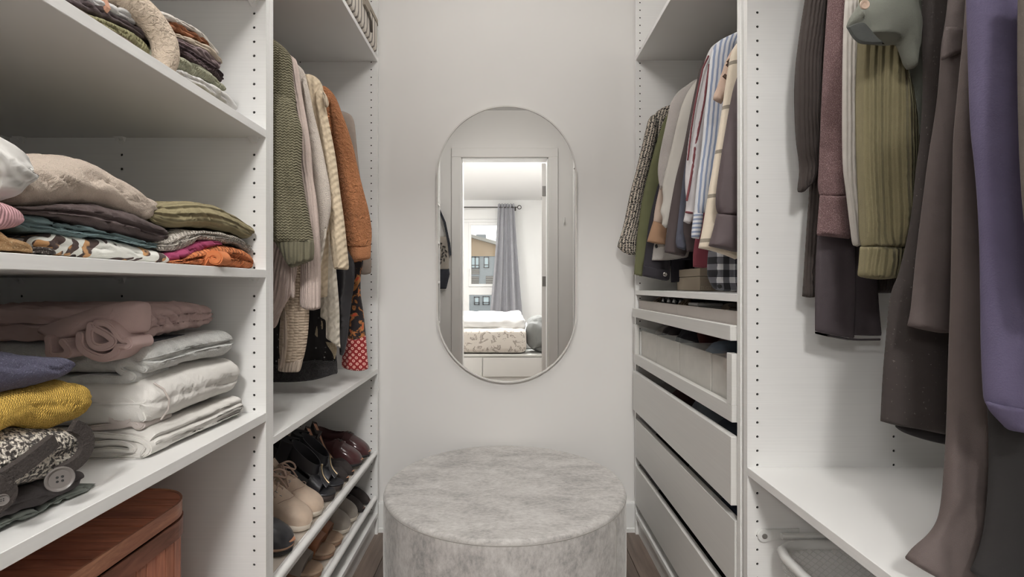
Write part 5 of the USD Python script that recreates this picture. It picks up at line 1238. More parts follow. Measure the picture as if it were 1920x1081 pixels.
# ------------------------------------------------------------------ near right wardrobe: dresses, knits and shirts (back to front)
RIBB = fabric('espresso_rib', '403835', 'rib', 160, 1.3, k=1.38, sheen=.5)
sw = hang('espresso_cardigan', 'espresso brown ribbed cardigan, leftmost in the near right wardrobe', 'cardigan', R, 1.105,
     [(1560, -60), (1530, -40), (1519, 330), (1513, 413), (1508, 491), (1504, 555), (1516, 558), (1529, 557), (1545, 500), (1570, 300), (1590, -60)], RIBB, t=.016, seed=51, hem=1.03,
     parts=[('sleeve', [(1520, -70), (1509, 0), (1500, 55), (1490, 133), (1489, 194), (1492, 264), (1498, 300), (1499, 325), (1496, 345), (1495, 360), (1506, 361), (1514, 352), (1532, 337), (1540, 260), (1548, 111), (1553, 0), (1560, -70)], RIBB, .030, -.018, {'folds': .003})])
fin(sw, 'espresso cardigan')
PLUMS = fabric('aubergine_crepe', '4a4145', 'plain', 450, k=1.30, rough=.7, var=.05)
sk = hang('aubergine_skirt', 'straight aubergine skirt with an open hem below the mauve sleeve', 'skirt', R, 1.075,
     [(1560, 200), (1540, 380), (1532, 444), (1529, 502), (1528, 560), (1528, 621), (1562, 629), (1600, 634), (1603, 560), (1602, 440), (1600, 200)], PLUMS, t=.012, seed=52, body=False, folds=.002, k=1,
     parts=[('back_panel', [(1596, 440), (1640, 440), (1646, 560), (1652, 622), (1652, 629), (1620, 629), (1596, 628)], PLUMS, .006, .014, {'k': 1}), ('hem_binding', [(1528, 621), (1562, 629), (1600, 635), (1651, 634), (1651, 638), (1600, 639), (1562, 633), (1528, 625)], PLUMS, .006, .004, {'k': 1, 's': .004})])
fin(sk, 'aubergine skirt')
MAUV = fabric('mauve_lurex', '664d4d', 'fuzzy', 420, 1.0, k=1.43, fleck='94797a', sheen=.4, fscale=750.0, fcut=.54)
fin(hang('mauve_sweater', 'mauve sparkly knitted sweater next to the espresso cardigan', 'sweater', R, 1.04,
     [(1556, -70), (1552, 0), (1544, 111), (1539, 222), (1535, 321), (1533, 350), (1538, 370), (1560, 372), (1586, 370), (1581, 308), (1578, 200), (1579, 139), (1584, 0), (1588, -70)], MAUV, t=.026, seed=53, hem=1.26, folds=.006, freq=(9, 16, 25), env0=.6,
     parts=[('cuff', [(1537, 366), (1560, 369), (1585, 366), (1589, 405), (1592, 448), (1558, 444), (1531, 441), (1534, 404)], MAUV, .024, -.004, {'folds': .003, 'label': 'deep straight cuff'})]), 'mauve sparkly sweater')
WHK = fabric('white_soft_rib', 'c6c0b8', 'rib', 190, .9, k=1.30, sheen=.5)
fin(hang('white_cardigan', 'soft white knitted cardigan between the mauve and olive knits', 'cardigan', R, 1.0,
     [(1590, -70), (1584, 0), (1581, 55), (1579, 166), (1579, 308), (1586, 358), (1591, 402), (1598, 459), (1609, 463), (1620, 450), (1622, 300), (1618, 100), (1620, -70)], WHK, t=.022, seed=54, hem=1.2, folds=.003), 'white cardigan')
OLV = fabric('olive_chenille', '756c4d', 'cord', 105, 1.3, k=1.43, sheen=.7, var=.1)
fin(hang('olive_cardigan', 'fuzzy olive ribbed cardigan with a long cuffed sleeve', 'cardigan', R, .94,
     [(1640, -70), (1618, 20), (1616, 200), (1618, 420), (1680, 420), (1690, 200), (1690, -70)], OLV, t=.012, seed=55, hem=1.2,
     parts=[('sleeve', [(1614, -60), (1609, 78), (1605, 166), (1605, 250), (1608, 335), (1611, 391), (1611, 440), (1616, 463), (1650, 467), (1690, 467), (1700, 457), (1705, 419), (1711, 349), (1716, 294), (1716, 236), (1704, 166), (1691, 125), (1684, 85), (1682, -60)], OLV, .040, -.024, {'folds': .007, 'freq': (10, 17, 27), 'env0': .6}),
            ('cuff', [(1613, 462), (1611, 492), (1608, 518), (1638, 524), (1673, 523), (1683, 518), (1688, 490), (1693, 464), (1652, 462)], OLV, .034, -.024, {'folds': .004, 'label': 'gathered ribbed cuff'})]), 'fuzzy olive cardigan')
SGR = fabric('grey_green_poplin', '717369', 'plain', 450, k=1.30, var=.05)
sh = hang('utility_shirt', 'grey-green cotton shirt with a turned-up sleeve and pearly button', 'shirt', R, .895,
     [(1690, -70), (1692, 100), (1706, 150), (1716, 200), (1716, 262), (1722, 258), (1731, 200), (1733, 165), (1735, -70)], SGR, t=.010, seed=56, hem=1.22,
     parts=[('rolled_sleeve', [(1634, -70), (1622, -10), (1606, 14), (1592, 34), (1587, 49), (1604, 71), (1617, 78), (1650, 80), (1682, 84), (1690, 104), (1695, 122), (1703, 131), (1715, 128), (1718, 92), (1723, 50), (1719, 33), (1712, 10), (1712, -70)], SGR, .034, -.050, {'folds': .005, 'freq': (8, 13, 21)})])
shp = un([(1592, 48), (1608, 40), (1624, 38), (1634, 48), (1646, 64), (1664, 79), (1640, 80), (1617, 78), (1604, 70)], .806)  # outline of a dark patch: the shaded sleeve inside put into colour
sh.add('sleeve_opening', inflate(sg.Polygon(chaikin(shp, 2)), .812, .004, s=.006, folds=0, soft=.001)[:2], fabric('grey_green_inside', '4a4c49', 'plain', 450, k=1.3), label='dark inside of the sleeve')
bc = un([(1627, 4)], .80)[0]
bm = lathe([(0, .001), (.003, .001), (.0045, .0025), (.0072, .003), (.0078, .0015), (.007, 0), (0, 0)], (0, 0), 20)
sh.add('button', (bm[0][:, [0, 2, 1]] * [1, -1, 1] + [bc[0], .8085, bc[1]], bm[1]), plain('pearl_button', hexlin('b09a8a', 1.4), .25), label='pearly pink button')
fin(sh, 'grey-green shirt')
VEL = fabric('black_brown_velvet', '3f3836', 'plain', 300, k=1.38, sheen=.5, fleck='77706a', rough=.85, fscale=260.0, fcut=.70)
fin(hang('velvet_dress', 'long black-brown velvet dress specked with lint', 'dress', R, .84,
     [(1728, -70), (1730, 100), (1731, 166), (1727, 250), (1717, 320), (1711, 399), (1688, 510), (1669, 548), (1662, 623), (1655, 706), (1651, 789), (1675, 796), (1691, 799), (1735, 806), (1776, 816), (1800, 800), (1800, -70)], VEL, t=.020, seed=57, hem=.83, folds=.006, freq=(7, 13, 20),
     parts=[('underlayer', [(1680, 780), (1677, 798), (1691, 810), (1733, 824), (1773, 833), (1810, 838), (1810, 780)], fabric('black_brown_lining', '332f30', 'plain', 400, k=1.30), .008, .012, {'label': 'longer dark underskirt'})]), 'velvet dress')
TPE = fabric('taupe_brown_crepe', '5d5250', 'plain', 450, k=1.30, rough=.75, var=.05)
fin(hang('taupe_dress', 'short taupe-brown dress with a seamed waist', 'dress', R, .775,
     [(1782, -70), (1779, 0), (1772, 50), (1766, 82), (1764, 119), (1758, 194), (1741, 297), (1733, 363), (1719, 474), (1711, 557), (1708, 585), (1702, 611), (1733, 619), (1778, 627), (1800, 610), (1830, 300), (1830, -70)], TPE, t=.024, seed=58, hem=.98, folds=.007, freq=(8, 15, 22),
     parts=[('waistband', [(1773, 50), (1767, 80), (1765, 114), (1784, 106), (1806, 100), (1812, 58), (1790, 60)], TPE, .016, -.016, {'folds': .002})]), 'short taupe dress')
BRD = fabric('mocha_crepe', '625653', 'plain', 450, k=1.30, rough=.7, var=.06)
fin(hang('mocha_dress', 'floor-length mocha dress whose hem trails onto the shelf', 'dress', R, .70,
     [(1816, -70), (1810, 40), (1800, 139), (1789, 250), (1788, 294), (1786, 419), (1784, 557), (1780, 651), (1777, 762), (1774, 840), (1767, 945), (1757, 982), (1739, 1006), (1714, 1026), (1698, 1047), (1715, 1058), (1745, 1077), (1790, 1090), (1830, 1086), (1842, 1030), (1850, 980), (1862, 863), (1862, 700), (1850, 446), (1845, 277), (1840, -70)], BRD, t=.026, seed=59, hem=.80, folds=.009, freq=(6, 11, 17), body=True), 'long mocha dress')
fin(hang('charcoal_dress', 'long charcoal black dress behind the purple shirt at the right edge', 'dress', R, .66,
     [(1850, -70), (1846, 400), (1850, 700), (1857, 860), (1848, 985), (1834, 1040), (1820, 1070), (1850, 1092), (1990, 1100), (2000, -70)], fabric('charcoal_black', '2e2c2c', 'plain', 400, k=1.62, var=.05), t=.016, seed=60, hem=.70, folds=.004, freq=(6, 11, 17)), 'long charcoal dress')
PUR = fabric('violet_crinkle', '5a526e', 'twill', 220, 1.6, k=1.38, var=.07)
fin(hang('purple_shirt', 'crinkled violet shirt at the right edge of the near right wardrobe', 'shirt', R, .615,
     [(1812, -70), (1814, 0), (1816, 69), (1819, 166), (1822, 250), (1829, 300), (1838, 419), (1841, 557), (1841, 623), (1844, 706), (1848, 760), (1872, 766), (1925, 764), (1935, 600), (1918, 420), (1908, 200), (1905, -70)], PUR, t=.028, seed=61, hem=.93, folds=.008, freq=(9, 17, 26), env0=.6, soft=.008,
     parts=[('shirt_tail', [(1848, 752), (1858, 774), (1872, 788), (1885, 802), (1897, 809), (1940, 808), (1950, 752), (1900, 756)], PUR, .024, -.004, {'folds': .006, 'freq': (9, 17, 26)})]), 'violet shirt')
fin(hang('taupe_edge_coat', 'taupe coat edge at the very right of the picture', 'coat', R, .545,
     [(1912, -70), (1909, 60), (1910, 200), (1914, 330), (1925, 450), (1940, 560), (1990, 560), (2000, -70)], fabric('taupe_coat_wool', '615852', 'plain', 400, k=1.30), t=.018, seed=62, hem=1.15, folds=.004), 'taupe coat')
hangers()

# ================================================================== shoes on the two slanted racks
def loft(loops):
    L = np.array(loops, float); m, n = L.shape[:2]
    v = L.reshape(-1, 3); i = np.arange(n)
    f = np.vstack([np.stack([k * n + i, k * n + (i + 1) % n, (k + 1) * n + (i + 1) % n, (k + 1) * n + i], 1) for k in range(m - 1)])
    f = np.vstack([f[:, [0, 1, 2]], f[:, [0, 2, 3]]])
    v = np.vstack([v, L[0].mean(0), L[-1].mean(0)])
    a, b = len(v) - 2, len(v) - 1
    f = np.vstack([f, [(a, (k + 1) % n, k) for k in range(n)], [(b, (m - 1) * n + k, (m - 1) * n + (k + 1) % n) for k in range(n)]])
    t = trimesh.Trimesh(v, f, process=False)
    if t.volume < 0:
        f = f[:, ::-1]
    return v, f
def solid(m):
    v, f = V3(m)
    return m3.Manifold(m3.Mesh(vert_properties=v.astype(np.float32), tri_verts=f.astype(np.uint32)))
OUT = {  # half widths heel -> toe, and the sideways swing of the centre line, at s = 0..1
    'round': ([0, .06, .2, .4, .6, .75, .88, .96, 1], [.004, .024, .032, .032, .040, .043, .038, .024, .004]),
    'point': ([0, .06, .2, .4, .6, .75, .88, .96, 1], [.004, .022, .028, .028, .036, .038, .027, .014, .003]),
}
def width(kind, s, L, wk=1.0):
    a, b = OUT[kind]
    return PchipInterpolator(a, b)(s) * wk * (L / .25)
def sole(kind, L, t0, t1, wk=1.06, heel=None, rocker=.008, n=40, lift=0.0):
    """flat sole slab from s=0..1; t0/t1 thickness heel/toe"""
    loops = []
    for s in np.sin(np.linspace(-np.pi / 2, np.pi / 2, n)) * .5 + .5:
        w = float(width(kind, s, L, wk))
        z0 = rocker * max(0, (s - .72) / .28) ** 2 + lift
        z1 = z0 + t0 + (t1 - t0) * s
        c = min((z1 - z0) * .3, w * .5)
        x = (s - 1) * L
        loops.append([(x, -w + c, z0), (x, w - c, z0), (x, w, z0 + c), (x, w, z1 - c), (x, w - c, z1), (x, -w + c, z1), (x, -w, z1 - c), (x, -w, z0 + c)])
    return loft(loops)
def upper(kind, L, zs, hs, wk=1.0, flat=.6, n=44, m=26):
    """closed upper: base height zs(s), height above it hs = [(s, h)...]"""
    hh = PchipInterpolator(*zip(*hs))
    loops = []
    a = np.linspace(0, 2 * np.pi, m + 1)[:-1]
    for s in np.sin(np.linspace(-np.pi / 2, np.pi / 2, n)) * .5 + .5:
        w = float(width(kind, s, L, wk)); h = float(hh(s)); z = zs(s) if callable(zs) else zs
        cy, sy = np.cos(a), np.sin(a)
        y = w * np.sign(cy) * np.abs(cy) ** .75
        zz = np.where(sy >= 0, h * np.abs(sy) ** flat, -.003 * np.abs(sy))
        y = y * np.where(sy > 0, 1 - .28 * np.clip(sy, 0, 1) ** 2 * min(1, h / .06), 1)
        loops.append(np.stack([np.full(m, (s - 1) * L), y, z + zz], 1))
    return loft(loops)
def ellipsoid(c, r, n=32):
    return m3.Manifold.sphere(1.0, n).scale(r).translate(c)
class Shoe:
    """built with the toe tip at the origin pointing +x, then set on the rack"""
    def __init__(self, name, label, cat_, group, toe, yaw=0, slope=RACKSLOPE, scale=1.0, mirror=False):
        if group is None and ('of its pair' in label or 'next to the far panel' in label):
            group = 'pair of ' + label.split(' on the')[0].replace('left ', '').replace('right ', '') + 's'
        self.t = Thing(name, label, cat_, group)
        a = math.atan(slope)
        Ry = np.array([[math.cos(a), 0, math.sin(a)], [0, 1, 0], [-math.sin(a), 0, math.cos(a)]])
        y = math.radians(yaw)
        Rz = np.array([[math.cos(y), -math.sin(y), 0], [math.sin(y), math.cos(y), 0], [0, 0, 1]])
        self.M = Ry @ Rz * scale; self.o = np.array(toe); self.mir = mirror
    def add(self, n, m, mt, **kw):
        v, f = V3(m)
        if self.mir:
            v = v * [1, -1, 1]; f = f[:, ::-1]
        kw.setdefault('smooth', 40)
        return self.t.add(n, (v @ self.M.T + self.o, f), mt, **kw)
    def done(self):
        return self.t.done()

def leather(name, col, rough=.4, k=1.35, var=.08, bump=.3):
    c = cloth(col, k)
    return mat(name, {'tc': ('texture_coordinate', {}), 'n': ('noise_texture', {'scale': 22.0, 'detail': 3.0}), 'rp': ('rgb_ramp', {'ramp': [(.35, tuple(q * (1 - var) for q in c)), (.65, tuple(q * (1 + var) for q in c))]}),
                      'n2': ('noise_texture', {'scale': 420.0, 'detail': 2.0}), 'b': ('bump', {'strength': bump, 'distance': .0006}), 'p': ('principled_bsdf', {'roughness': rough, 'specular_ior_level': .5})},
               [('tc.object', 'n.vector'), ('n.fac', 'rp.fac'), ('rp.color', 'p.base_color'), ('tc.object', 'n2.vector'), ('n2.fac', 'b.height'), ('b.normal', 'p.normal')])
NUDE = leather('nude_leather', 'b39d88', .5, 1.7); NUDES = plain('cream_sole', cloth('c4b9aa', 1.7), .6); LACEM = plain('nude_lace', cloth('a98f80', 1.6), .9)
BLKL_ = leather('black_leather', '2e2e33', .36, 1.5); BLKS = plain('black_rubber', (.02, .02, .021), .6); GOLD = plain('gold_zip', (.75, .60, .38), .3, 1.0)
BURG = leather('burgundy_patent', '4a2a2c', .14, 1.4, .05, .05); SUEDE = leather('black_brown_suede', '37302f', .95, 1.4); TANL = leather('tan_lining', 'a06f50', .5, 1.9)
TANS = leather('tan_leather', '8f5732', .45, 1.8); FOOT = leather('footbed_tan', '9a8069', .55, 1.6); GRYB = leather('grey_beige_leather', '8f867c', .6, 1.5); WELT = plain('tan_welt', cloth('8e6d55', 1.5), .7)
TPS = leather('taupe_suede', '8d847c', .95, 1.5)

def sneaker(label, toe, um, sm, L=.262, yaw=0, laces=True, name='sneaker', group=None, mirror=False, bow=True):
    S = Shoe(name, label, 'shoe', group, toe, yaw, mirror=mirror)
    S.add('sole', sole('round', L, .026, .022, 1.08), sm)
    u = solid(upper('round', L, .022, [(0, .05), (.06, .066), (.25, .070), (.42, .082), (.58, .070), (.72, .052), (.86, .040), (.95, .026), (1, .006)]))
    cut = ellipsoid((-.79 * L, 0, .115), (.062, .026, .055)) + ellipsoid((-.56 * L, 0, .118), (.055, .010, .030)).rotate((0, 0, 0))
    S.add('shoe_upper', u - cut, um)
    S.add('tongue', loft([[(x, -w, z), (x, w, z), (x, w * .8, z + .006), (x, -w * .8, z + .006)] for x, w, z in ((-.44 * L, .014, .078), (-.52 * L, .017, .088), (-.62 * L, .019, .100), (-.70 * L, .020, .117), (-.735 * L, .016, .126))]), um)
    pts = [(-.40 * L - i * .0165, .019 + .0012 * i, .077 + .0072 * i) for i in range(5)]
    for x, y, z in pts:
        for sd in (1, -1):
            th = np.linspace(0, 2 * np.pi, 13)[:-1]
            S.add('eyelet', tube(np.stack([x + .0042 * np.cos(th), sd * y + .0028 * np.sin(th), z + .0032 * np.sin(th) * -1 + .003], 1), .0013, 5, True), STEEL if bow else BLKS)
    for i, (x, y, z) in enumerate(pts[:-1]):
        x2, y2, z2 = pts[i + 1]
        S.add('lace', tube([(x, -y, z + .004), ((x + x2) / 2, 0, (z + z2) / 2 + .012), (x2, y2, z2 + .004)], .0026, 6), LACEM if bow else um)
    if bow:
        x, y, z = pts[-1]
        for sd, up in ((1, .022), (-1, .016)):
            S.add('lace_loop', tube(chaikin([(x, 0, z + .012), (x + .018, sd * .022, z + up + .008), (x + .034, sd * .046, z + up - .006), (x + .046, sd * .040, z + up - .022), (x + .030, sd * .020, z + up - .012), (x + .004, sd * .002, z + .010)], 2, closed=False), .0030, 6), LACEM)
            S.add('lace_end', tube(chaikin([(x, 0, z + .012), (x + .012, -sd * .016, z + .018), (x + .040, -sd * .030, z - .006), (x + .058, -sd * .036, z - .026)], 2, closed=False), .0026, 6), LACEM)
    S.add('toe_seam', tube([((s - 1) * L, sd, z) for s, sd, z in ((.60, .036, .062), (.66, .030, .076), (.70, .018, .080), (.715, 0, .081), (.70, -.018, .080), (.66, -.030, .076), (.60, -.036, .062))], .0011, 5), LACEM)
    return S.done()
def xz(x, z):
    return z
XT = -.580
def toe(px_, zf, X=XT, lift=.001):
    """toe tip on the rack at the pixel column px_"""
    Y = FPX * X / (px_ - CX)
    return (X, Y, rack_z(zf, X) + lift)
U_, L_ = .322, .135
sneaker('left nude lace-up sneaker on the upper rack, nearer of its pair', (XT, 1.500, rack_z(U_, XT) + .002), NUDE, NUDES, yaw=-3)
sneaker('right nude lace-up sneaker on the upper rack, farther of its pair', (XT, 1.596, rack_z(U_, XT) + .002), NUDE, NUDES, yaw=3, mirror=True)
sneaker('grey-beige sneaker on the lower rack, nearer of its pair', (XT, 1.868, rack_z(L_, XT) + .002), GRYB, NUDES, yaw=-2, bow=False)
sneaker('grey-beige sneaker on the lower rack, farther of its pair', (XT, 1.962, rack_z(L_, XT) + .002), GRYB, NUDES, yaw=2, mirror=True, bow=False)

def round_boot(label, t_, L=.262, yaw=0, mirror=False):
    S = Shoe('round_toe_shoe', label, 'shoe', None, t_, yaw, mirror=mirror)
    S.add('sole', sole('round', L, .020, .012, 1.05), BLKS)
    S.add('welt', sole('round', L, .006, .006, 1.10, lift=.0145), WELT)
    u = solid(upper('round', L, .018, [(0, .06), (.08, .085), (.3, .088), (.46, .075), (.62, .060), (.8, .050), (.92, .036), (1, .006)], 1.0, .55))
    S.add('shoe_upper', u - ellipsoid((-.76 * L, 0, .118), (.066, .028, .048)), BLKL_)
    S.add('insole', sole('round', L * .7, .004, .004, .75, lift=.03), TANL)
    return S.done()
round_boot('black leather round-toed shoe with a tan welt at the near end of the upper rack', (XT, 1.372, rack_z(U_, XT) + .002))
round_boot('black leather round-toed shoe almost hidden at the near end of the lower rack', (XT, 1.285, rack_z(L_ + .08, XT) + .002))

def loafer(label, t_, yaw=0, mirror=False, L=.255):
    S = Shoe('loafer', label, 'shoe', None, t_, yaw, mirror=mirror)
    S.add('sole', sole('round', L, .014, .014, 1.05, lift=.010), BLKS)
    S.add('heel', loft([[(x, -w, z), (x, w, z), (x, w, z2), (x, -w, z2)] for x, w, z, z2 in ((-.99 * L, .02, 0, .012), (-.93 * L, .028, 0, .012), (-.72 * L, .030, 0, .012))]), BLKS)
    u = solid(upper('round', L, .022, [(0, .05), (.07, .056), (.25, .052), (.42, .056), (.55, .064), (.7, .055), (.85, .043), (.95, .028), (1, .006)], 1.0, .5))
    S.add('shoe_upper', u - ellipsoid((-.78 * L, 0, .092), (.072, .027, .050)), BURG)
    S.add('insole', sole('round', L * .72, .003, .003, .72, lift=.032), TANL)
    band = []
    for x0 in (-.47 * L, -.40 * L, -.355 * L):
        w = .038; z = .022
        a = np.linspace(0, np.pi, 11)
        h = {-.47 * L: .063, -.40 * L: .062, -.355 * L: .060}[x0]
        o = [(x0, .0395 * np.sign(np.cos(q)) * abs(np.cos(q)) ** .75 * (1 - .24 * math.sin(q) ** 2), z + (h + .003) * math.sin(q) ** .5) for q in a]
        i = [(x0, y * .95, zz - .003) for _, y, zz in o[::-1]]
        band.append(o + i)
    S.add('saddle_strap', loft(band), BURG)
    S.add('slot', tube([(-.41 * L, -.010, .0865), (-.41 * L, 0, .0882), (-.41 * L, .010, .0865)], .0022, 6), BLKS)
    S.add('apron_seam', tube(chaikin([(-.33 * L, .030, .066), (-.22 * L, .027, .062), (-.13 * L, .018, .058), (-.10 * L, 0, .056), (-.13 * L, -.018, .058), (-.22 * L, -.027, .062), (-.33 * L, -.030, .066)], 2, closed=False), .0026, 6), BURG)
    return S.done()
loafer('glossy burgundy penny loafer on the upper rack, left of its pair', (-.572, 1.995, rack_z(U_, -.572) + .008), 2)
loafer('glossy burgundy penny loafer on the upper rack, next to the far panel', (-.568, 2.090, rack_z(U_, -.568) + .010), -2, True)

def pump(label, t_, um, L=.25, yaw=0, heel=.0, mirror=False, name='flat_shoe', lining=TANL, h0=.058):
    S = Shoe(name, label, 'shoe', None, t_, yaw, mirror=mirror)
    zs = lambda s: .006 + heel * (1 - min(1, s / .62)) ** 1.4
    def sh(m):
        v, f = V3(m)
        s = 1 + v[:, 0] / L
        v[:, 2] += heel * (1 - np.clip(s / .62, 0, 1)) ** 1.4
        return v, f
    S.add('sole', sh(sole('point', L, .006, .006, 1.02)), BLKS)
    u = solid(sh(upper('point', L, .005, [(0, .046), (.07, h0), (.3, .044), (.5, .040), (.66, .044), (.8, .036), (.93, .022), (1, .005)], 1.0, .45)))
    c1 = solid(sh(V3(ellipsoid((-.62 * L, 0, .072), (.092, .0295, .064)))))
    S.add('shoe_upper', u - c1, um)
    S.add('lining', sh(sole('point', L * .96, .003, .003, .84, lift=.0085)), lining)
    inner = solid(sh(upper('point', L * .985, .008, [(0, .036), (.07, h0 - .008), (.3, .034), (.5, .026), (.6, .01), (.7, .004), (.9, .003), (1, .002)], .93, .45))) - solid(sh(V3(ellipsoid((-.62 * L, 0, .072), (.090, .0275, .067)))))
    S.add('inner_wall', inner, lining)
    if heel > .02:
        S.add('heel', loft([[(x0, -w, z), (x1, -w, z), (x1, w, z), (x0, w, z)] for x0, x1, w, z in ((-.99 * L, -.86 * L, .014, 0), (-.99 * L, -.83 * L, .017, heel * .5), (-1.0 * L, -.80 * L, .022, heel + .004))]), um)
    return S.done()
pump('black suede tan-lined pump on the upper rack, nearer of its pair', (-.582, 1.868, rack_z(U_, -.588) + .002), SUEDE, .205, 0, .115, name='pump', h0=.064)
pump('black suede tan-lined pump on the upper rack, farther of its pair', (-.582, 1.932, rack_z(U_, -.588) + .002), SUEDE, .205, 0, .115, True, name='pump', h0=.064)
pump('black-brown suede flat on the lower rack, nearer of its pair', (-.572, 2.045, rack_z(L_, -.58) + .002), SUEDE, .25, 2, name='flat_shoe', lining=leather('brown_lining', '5f463c', .6, 1.5))
pump('black-brown suede flat on the lower rack, next to the far panel', (-.566, 2.115, rack_z(L_, -.58) + .002), SUEDE, .25, -1, mirror=True, name='flat_shoe', lining=LOOKS['brown_lining'])

def sandal(label, t_, yaw=0, mirror=False, L=.225):
    """cut-out heeled sandal with a zip up the front"""
    S = Shoe('heeled_sandal', label, 'shoe', None, t_, yaw, mirror=mirror)
    H = .066
    ramp = lambda x: H * (1 - np.clip((1 + np.asarray(x) / L) / .60, 0, 1)) ** 1.25
    def sh(m):
        v, f = V3(m); v = v.copy(); v[:, 2] += ramp(v[:, 0]); return v, f
    S.add('platform', sole('round', L, .020, .020, 1.0), leather('stacked_brown', '3d3330', .6, 1.4))
    S.add('insole', sh(sole('round', L * .985, .006, .006, 1.0, lift=.020)), BLKL_)
    S.add('heel', loft([[(x0, -w, z), (x1, -w, z), (x1, w, z), (x0, w, z)] for x0, x1, w, z in ((-.98 * L, -.74 * L, .022, 0), (-1.0 * L, -.70 * L, .026, .06), (-1.0 * L, -.66 * L, .030, H + .016))]), BLKS)
    def shell(sa, sb, za, zb, wk=1.0, th=.003, n=14, mm=17):
        """open band arching over the foot between stations sa..sb; za/zb: height above the footbed"""
        loops = []
        for s, h in zip(np.linspace(sa, sb, n), np.linspace(za, zb, n)):
            x = (s - 1) * L; w = float(width('round', s, L, wk)) ; z = .024 + float(ramp(x))
            a = np.linspace(0, np.pi, mm)
            o = np.stack([np.full(mm, x), w * np.sign(np.cos(a)) * np.abs(np.cos(a)) ** .8, z + h * np.sin(a) ** .6], 1)
            i = o.copy(); i[:, 1] *= 1 - th / w; i[:, 2] = z + (h - th) * np.sin(a) ** .6
            loops.append(np.vstack([o, i[::-1]]))
        return loft(loops)
    S.add('toe_strap', shell(.60, .80, .056, .036), BLKL_)
    # heel counter: an upright shell round the heel
    a = np.linspace(-2.0, 2.0, 23)
    def ring(z, w, lx, c):
        return np.stack([-.86 * L - lx * np.cos(a) + c, w * np.sin(a), np.full(23, z)], 1)
    loops = []
    for z, w, lx, c in ((H + .018, .031, .033, 0), (H + .040, .031, .034, .001), (H + .062, .030, .034, .003), (H + .080, .031, .036, .005), (H + .090, .032, .036, .006)):
        o = ring(z, w, lx, c); i = ring(z, w - .003, lx - .003, c)
        loops.append(np.vstack([o, i[::-1]]))
    S.add('heel_counter', loft(loops), BLKL_)
    # ankle strap: a full ring, and the T-bar down to the toe strap
    th = np.linspace(0, 2 * np.pi, 33)[:-1]
    loops = []
    for dz, off in ((0, 0), (.012, .0025), (.026, .002), (.036, 0)):
        pass
    def anklering(dz, k):
        return np.stack([-.133 + .058 * np.cos(th) * k, .034 * np.sin(th) * k, .112 - .026 * np.cos(th) + dz], 1)
    o = [anklering(-.019, 1.0), anklering(0, 1.02), anklering(.019, 1.0)]
    i = [anklering(.019, .94), anklering(0, .95), anklering(-.019, .94)]
    R = np.array(o + i + o[:1]); mm_, nn_ = R.shape[:2]
    idx = np.arange(nn_)
    f = np.vstack([np.stack([k * nn_ + idx, k * nn_ + (idx + 1) % nn_, (k + 1) * nn_ + (idx + 1) % nn_, (k + 1) * nn_ + idx], 1) for k in range(mm_ - 1)])
    S.add('ankle_strap', (R.reshape(-1, 3), f), BLKL_)
    front = [(-.073, 0, .104), (-.068, 0, .088), (-.058, 0, .070), (-.044, 0, .058), (-.030, 0, .050)]
    P = chaikin(front, 3, closed=False)
    wT = np.interp(np.linspace(0, 1, len(P)), [0, .5, 1], [.017, .015, .022])
    S.add('t_bar', loft([[(x, -w, z - .004), (x, w, z - .004), (x, w * .9, z + .001), (x, 0, z + .0035), (x, -w * .9, z + .001)] for (x, _, z), w in zip(P, wT)]), BLKL_)
    S.add('zip', tube(P + [0, 0, .0045], .0022, 6), GOLD)
    S.add('zip_pull', box(-.074, -.067, -.003, .003, .084, .108, .001), GOLD)
    return S.done()
sandal('black cut-out heeled sandal with a gold zip on the upper rack, nearer of its pair', (XT, 1.705, rack_z(U_, XT) + .002))
sandal('black cut-out heeled sandal with a gold zip on the upper rack, farther of its pair', (XT, 1.787, rack_z(U_, XT) + .002), 0, True)

def slide(label, t_, bm, yaw=0, L=.25, name='slide_sandal'):
    S = Shoe(name, label, 'shoe', None, t_, yaw)
    S.add('sole', sole('round', L, .016, .012, 1.06), WELT)
    S.add('footbed', sole('round', L * .985, .010, .010, 1.03, lift=.013), FOOT)
    for sa, sb, ha, hb in ((.40, .585, .066, .058), (.60, .80, .060, .044)):
        loops = []
        for s, h in zip(np.linspace(sa, sb, 8), np.linspace(ha, hb, 8)):
            x = (s - 1) * L; w = float(width('round', s, L, 1.08)); a = np.linspace(0, np.pi, 17)
            o = np.stack([np.full(17, x), w * np.sign(np.cos(a)) * np.abs(np.cos(a)) ** .7, .014 + h * np.sin(a) ** .55], 1)
            i = o.copy(); i[:, 1] *= .93; i[:, 2] = .014 + (h - .0035) * np.sin(a) ** .55
            loops.append(np.vstack([o, i[::-1]]))
        S.add('strap', loft(loops), bm)
    return S.done()
slide('tan leather two-strap slide on the lower rack, nearer of its pair', (XT, 1.700, rack_z(L_, XT) + .002), TANS, -2)
slide('tan leather two-strap slide on the lower rack, farther of its pair', (XT, 1.780, rack_z(L_, XT) + .002), TANS, 2)
slide('taupe suede mule at the near end of the lower rack', (XT, 1.585, rack_z(L_, XT) + .002), TPS, 0, name='mule')

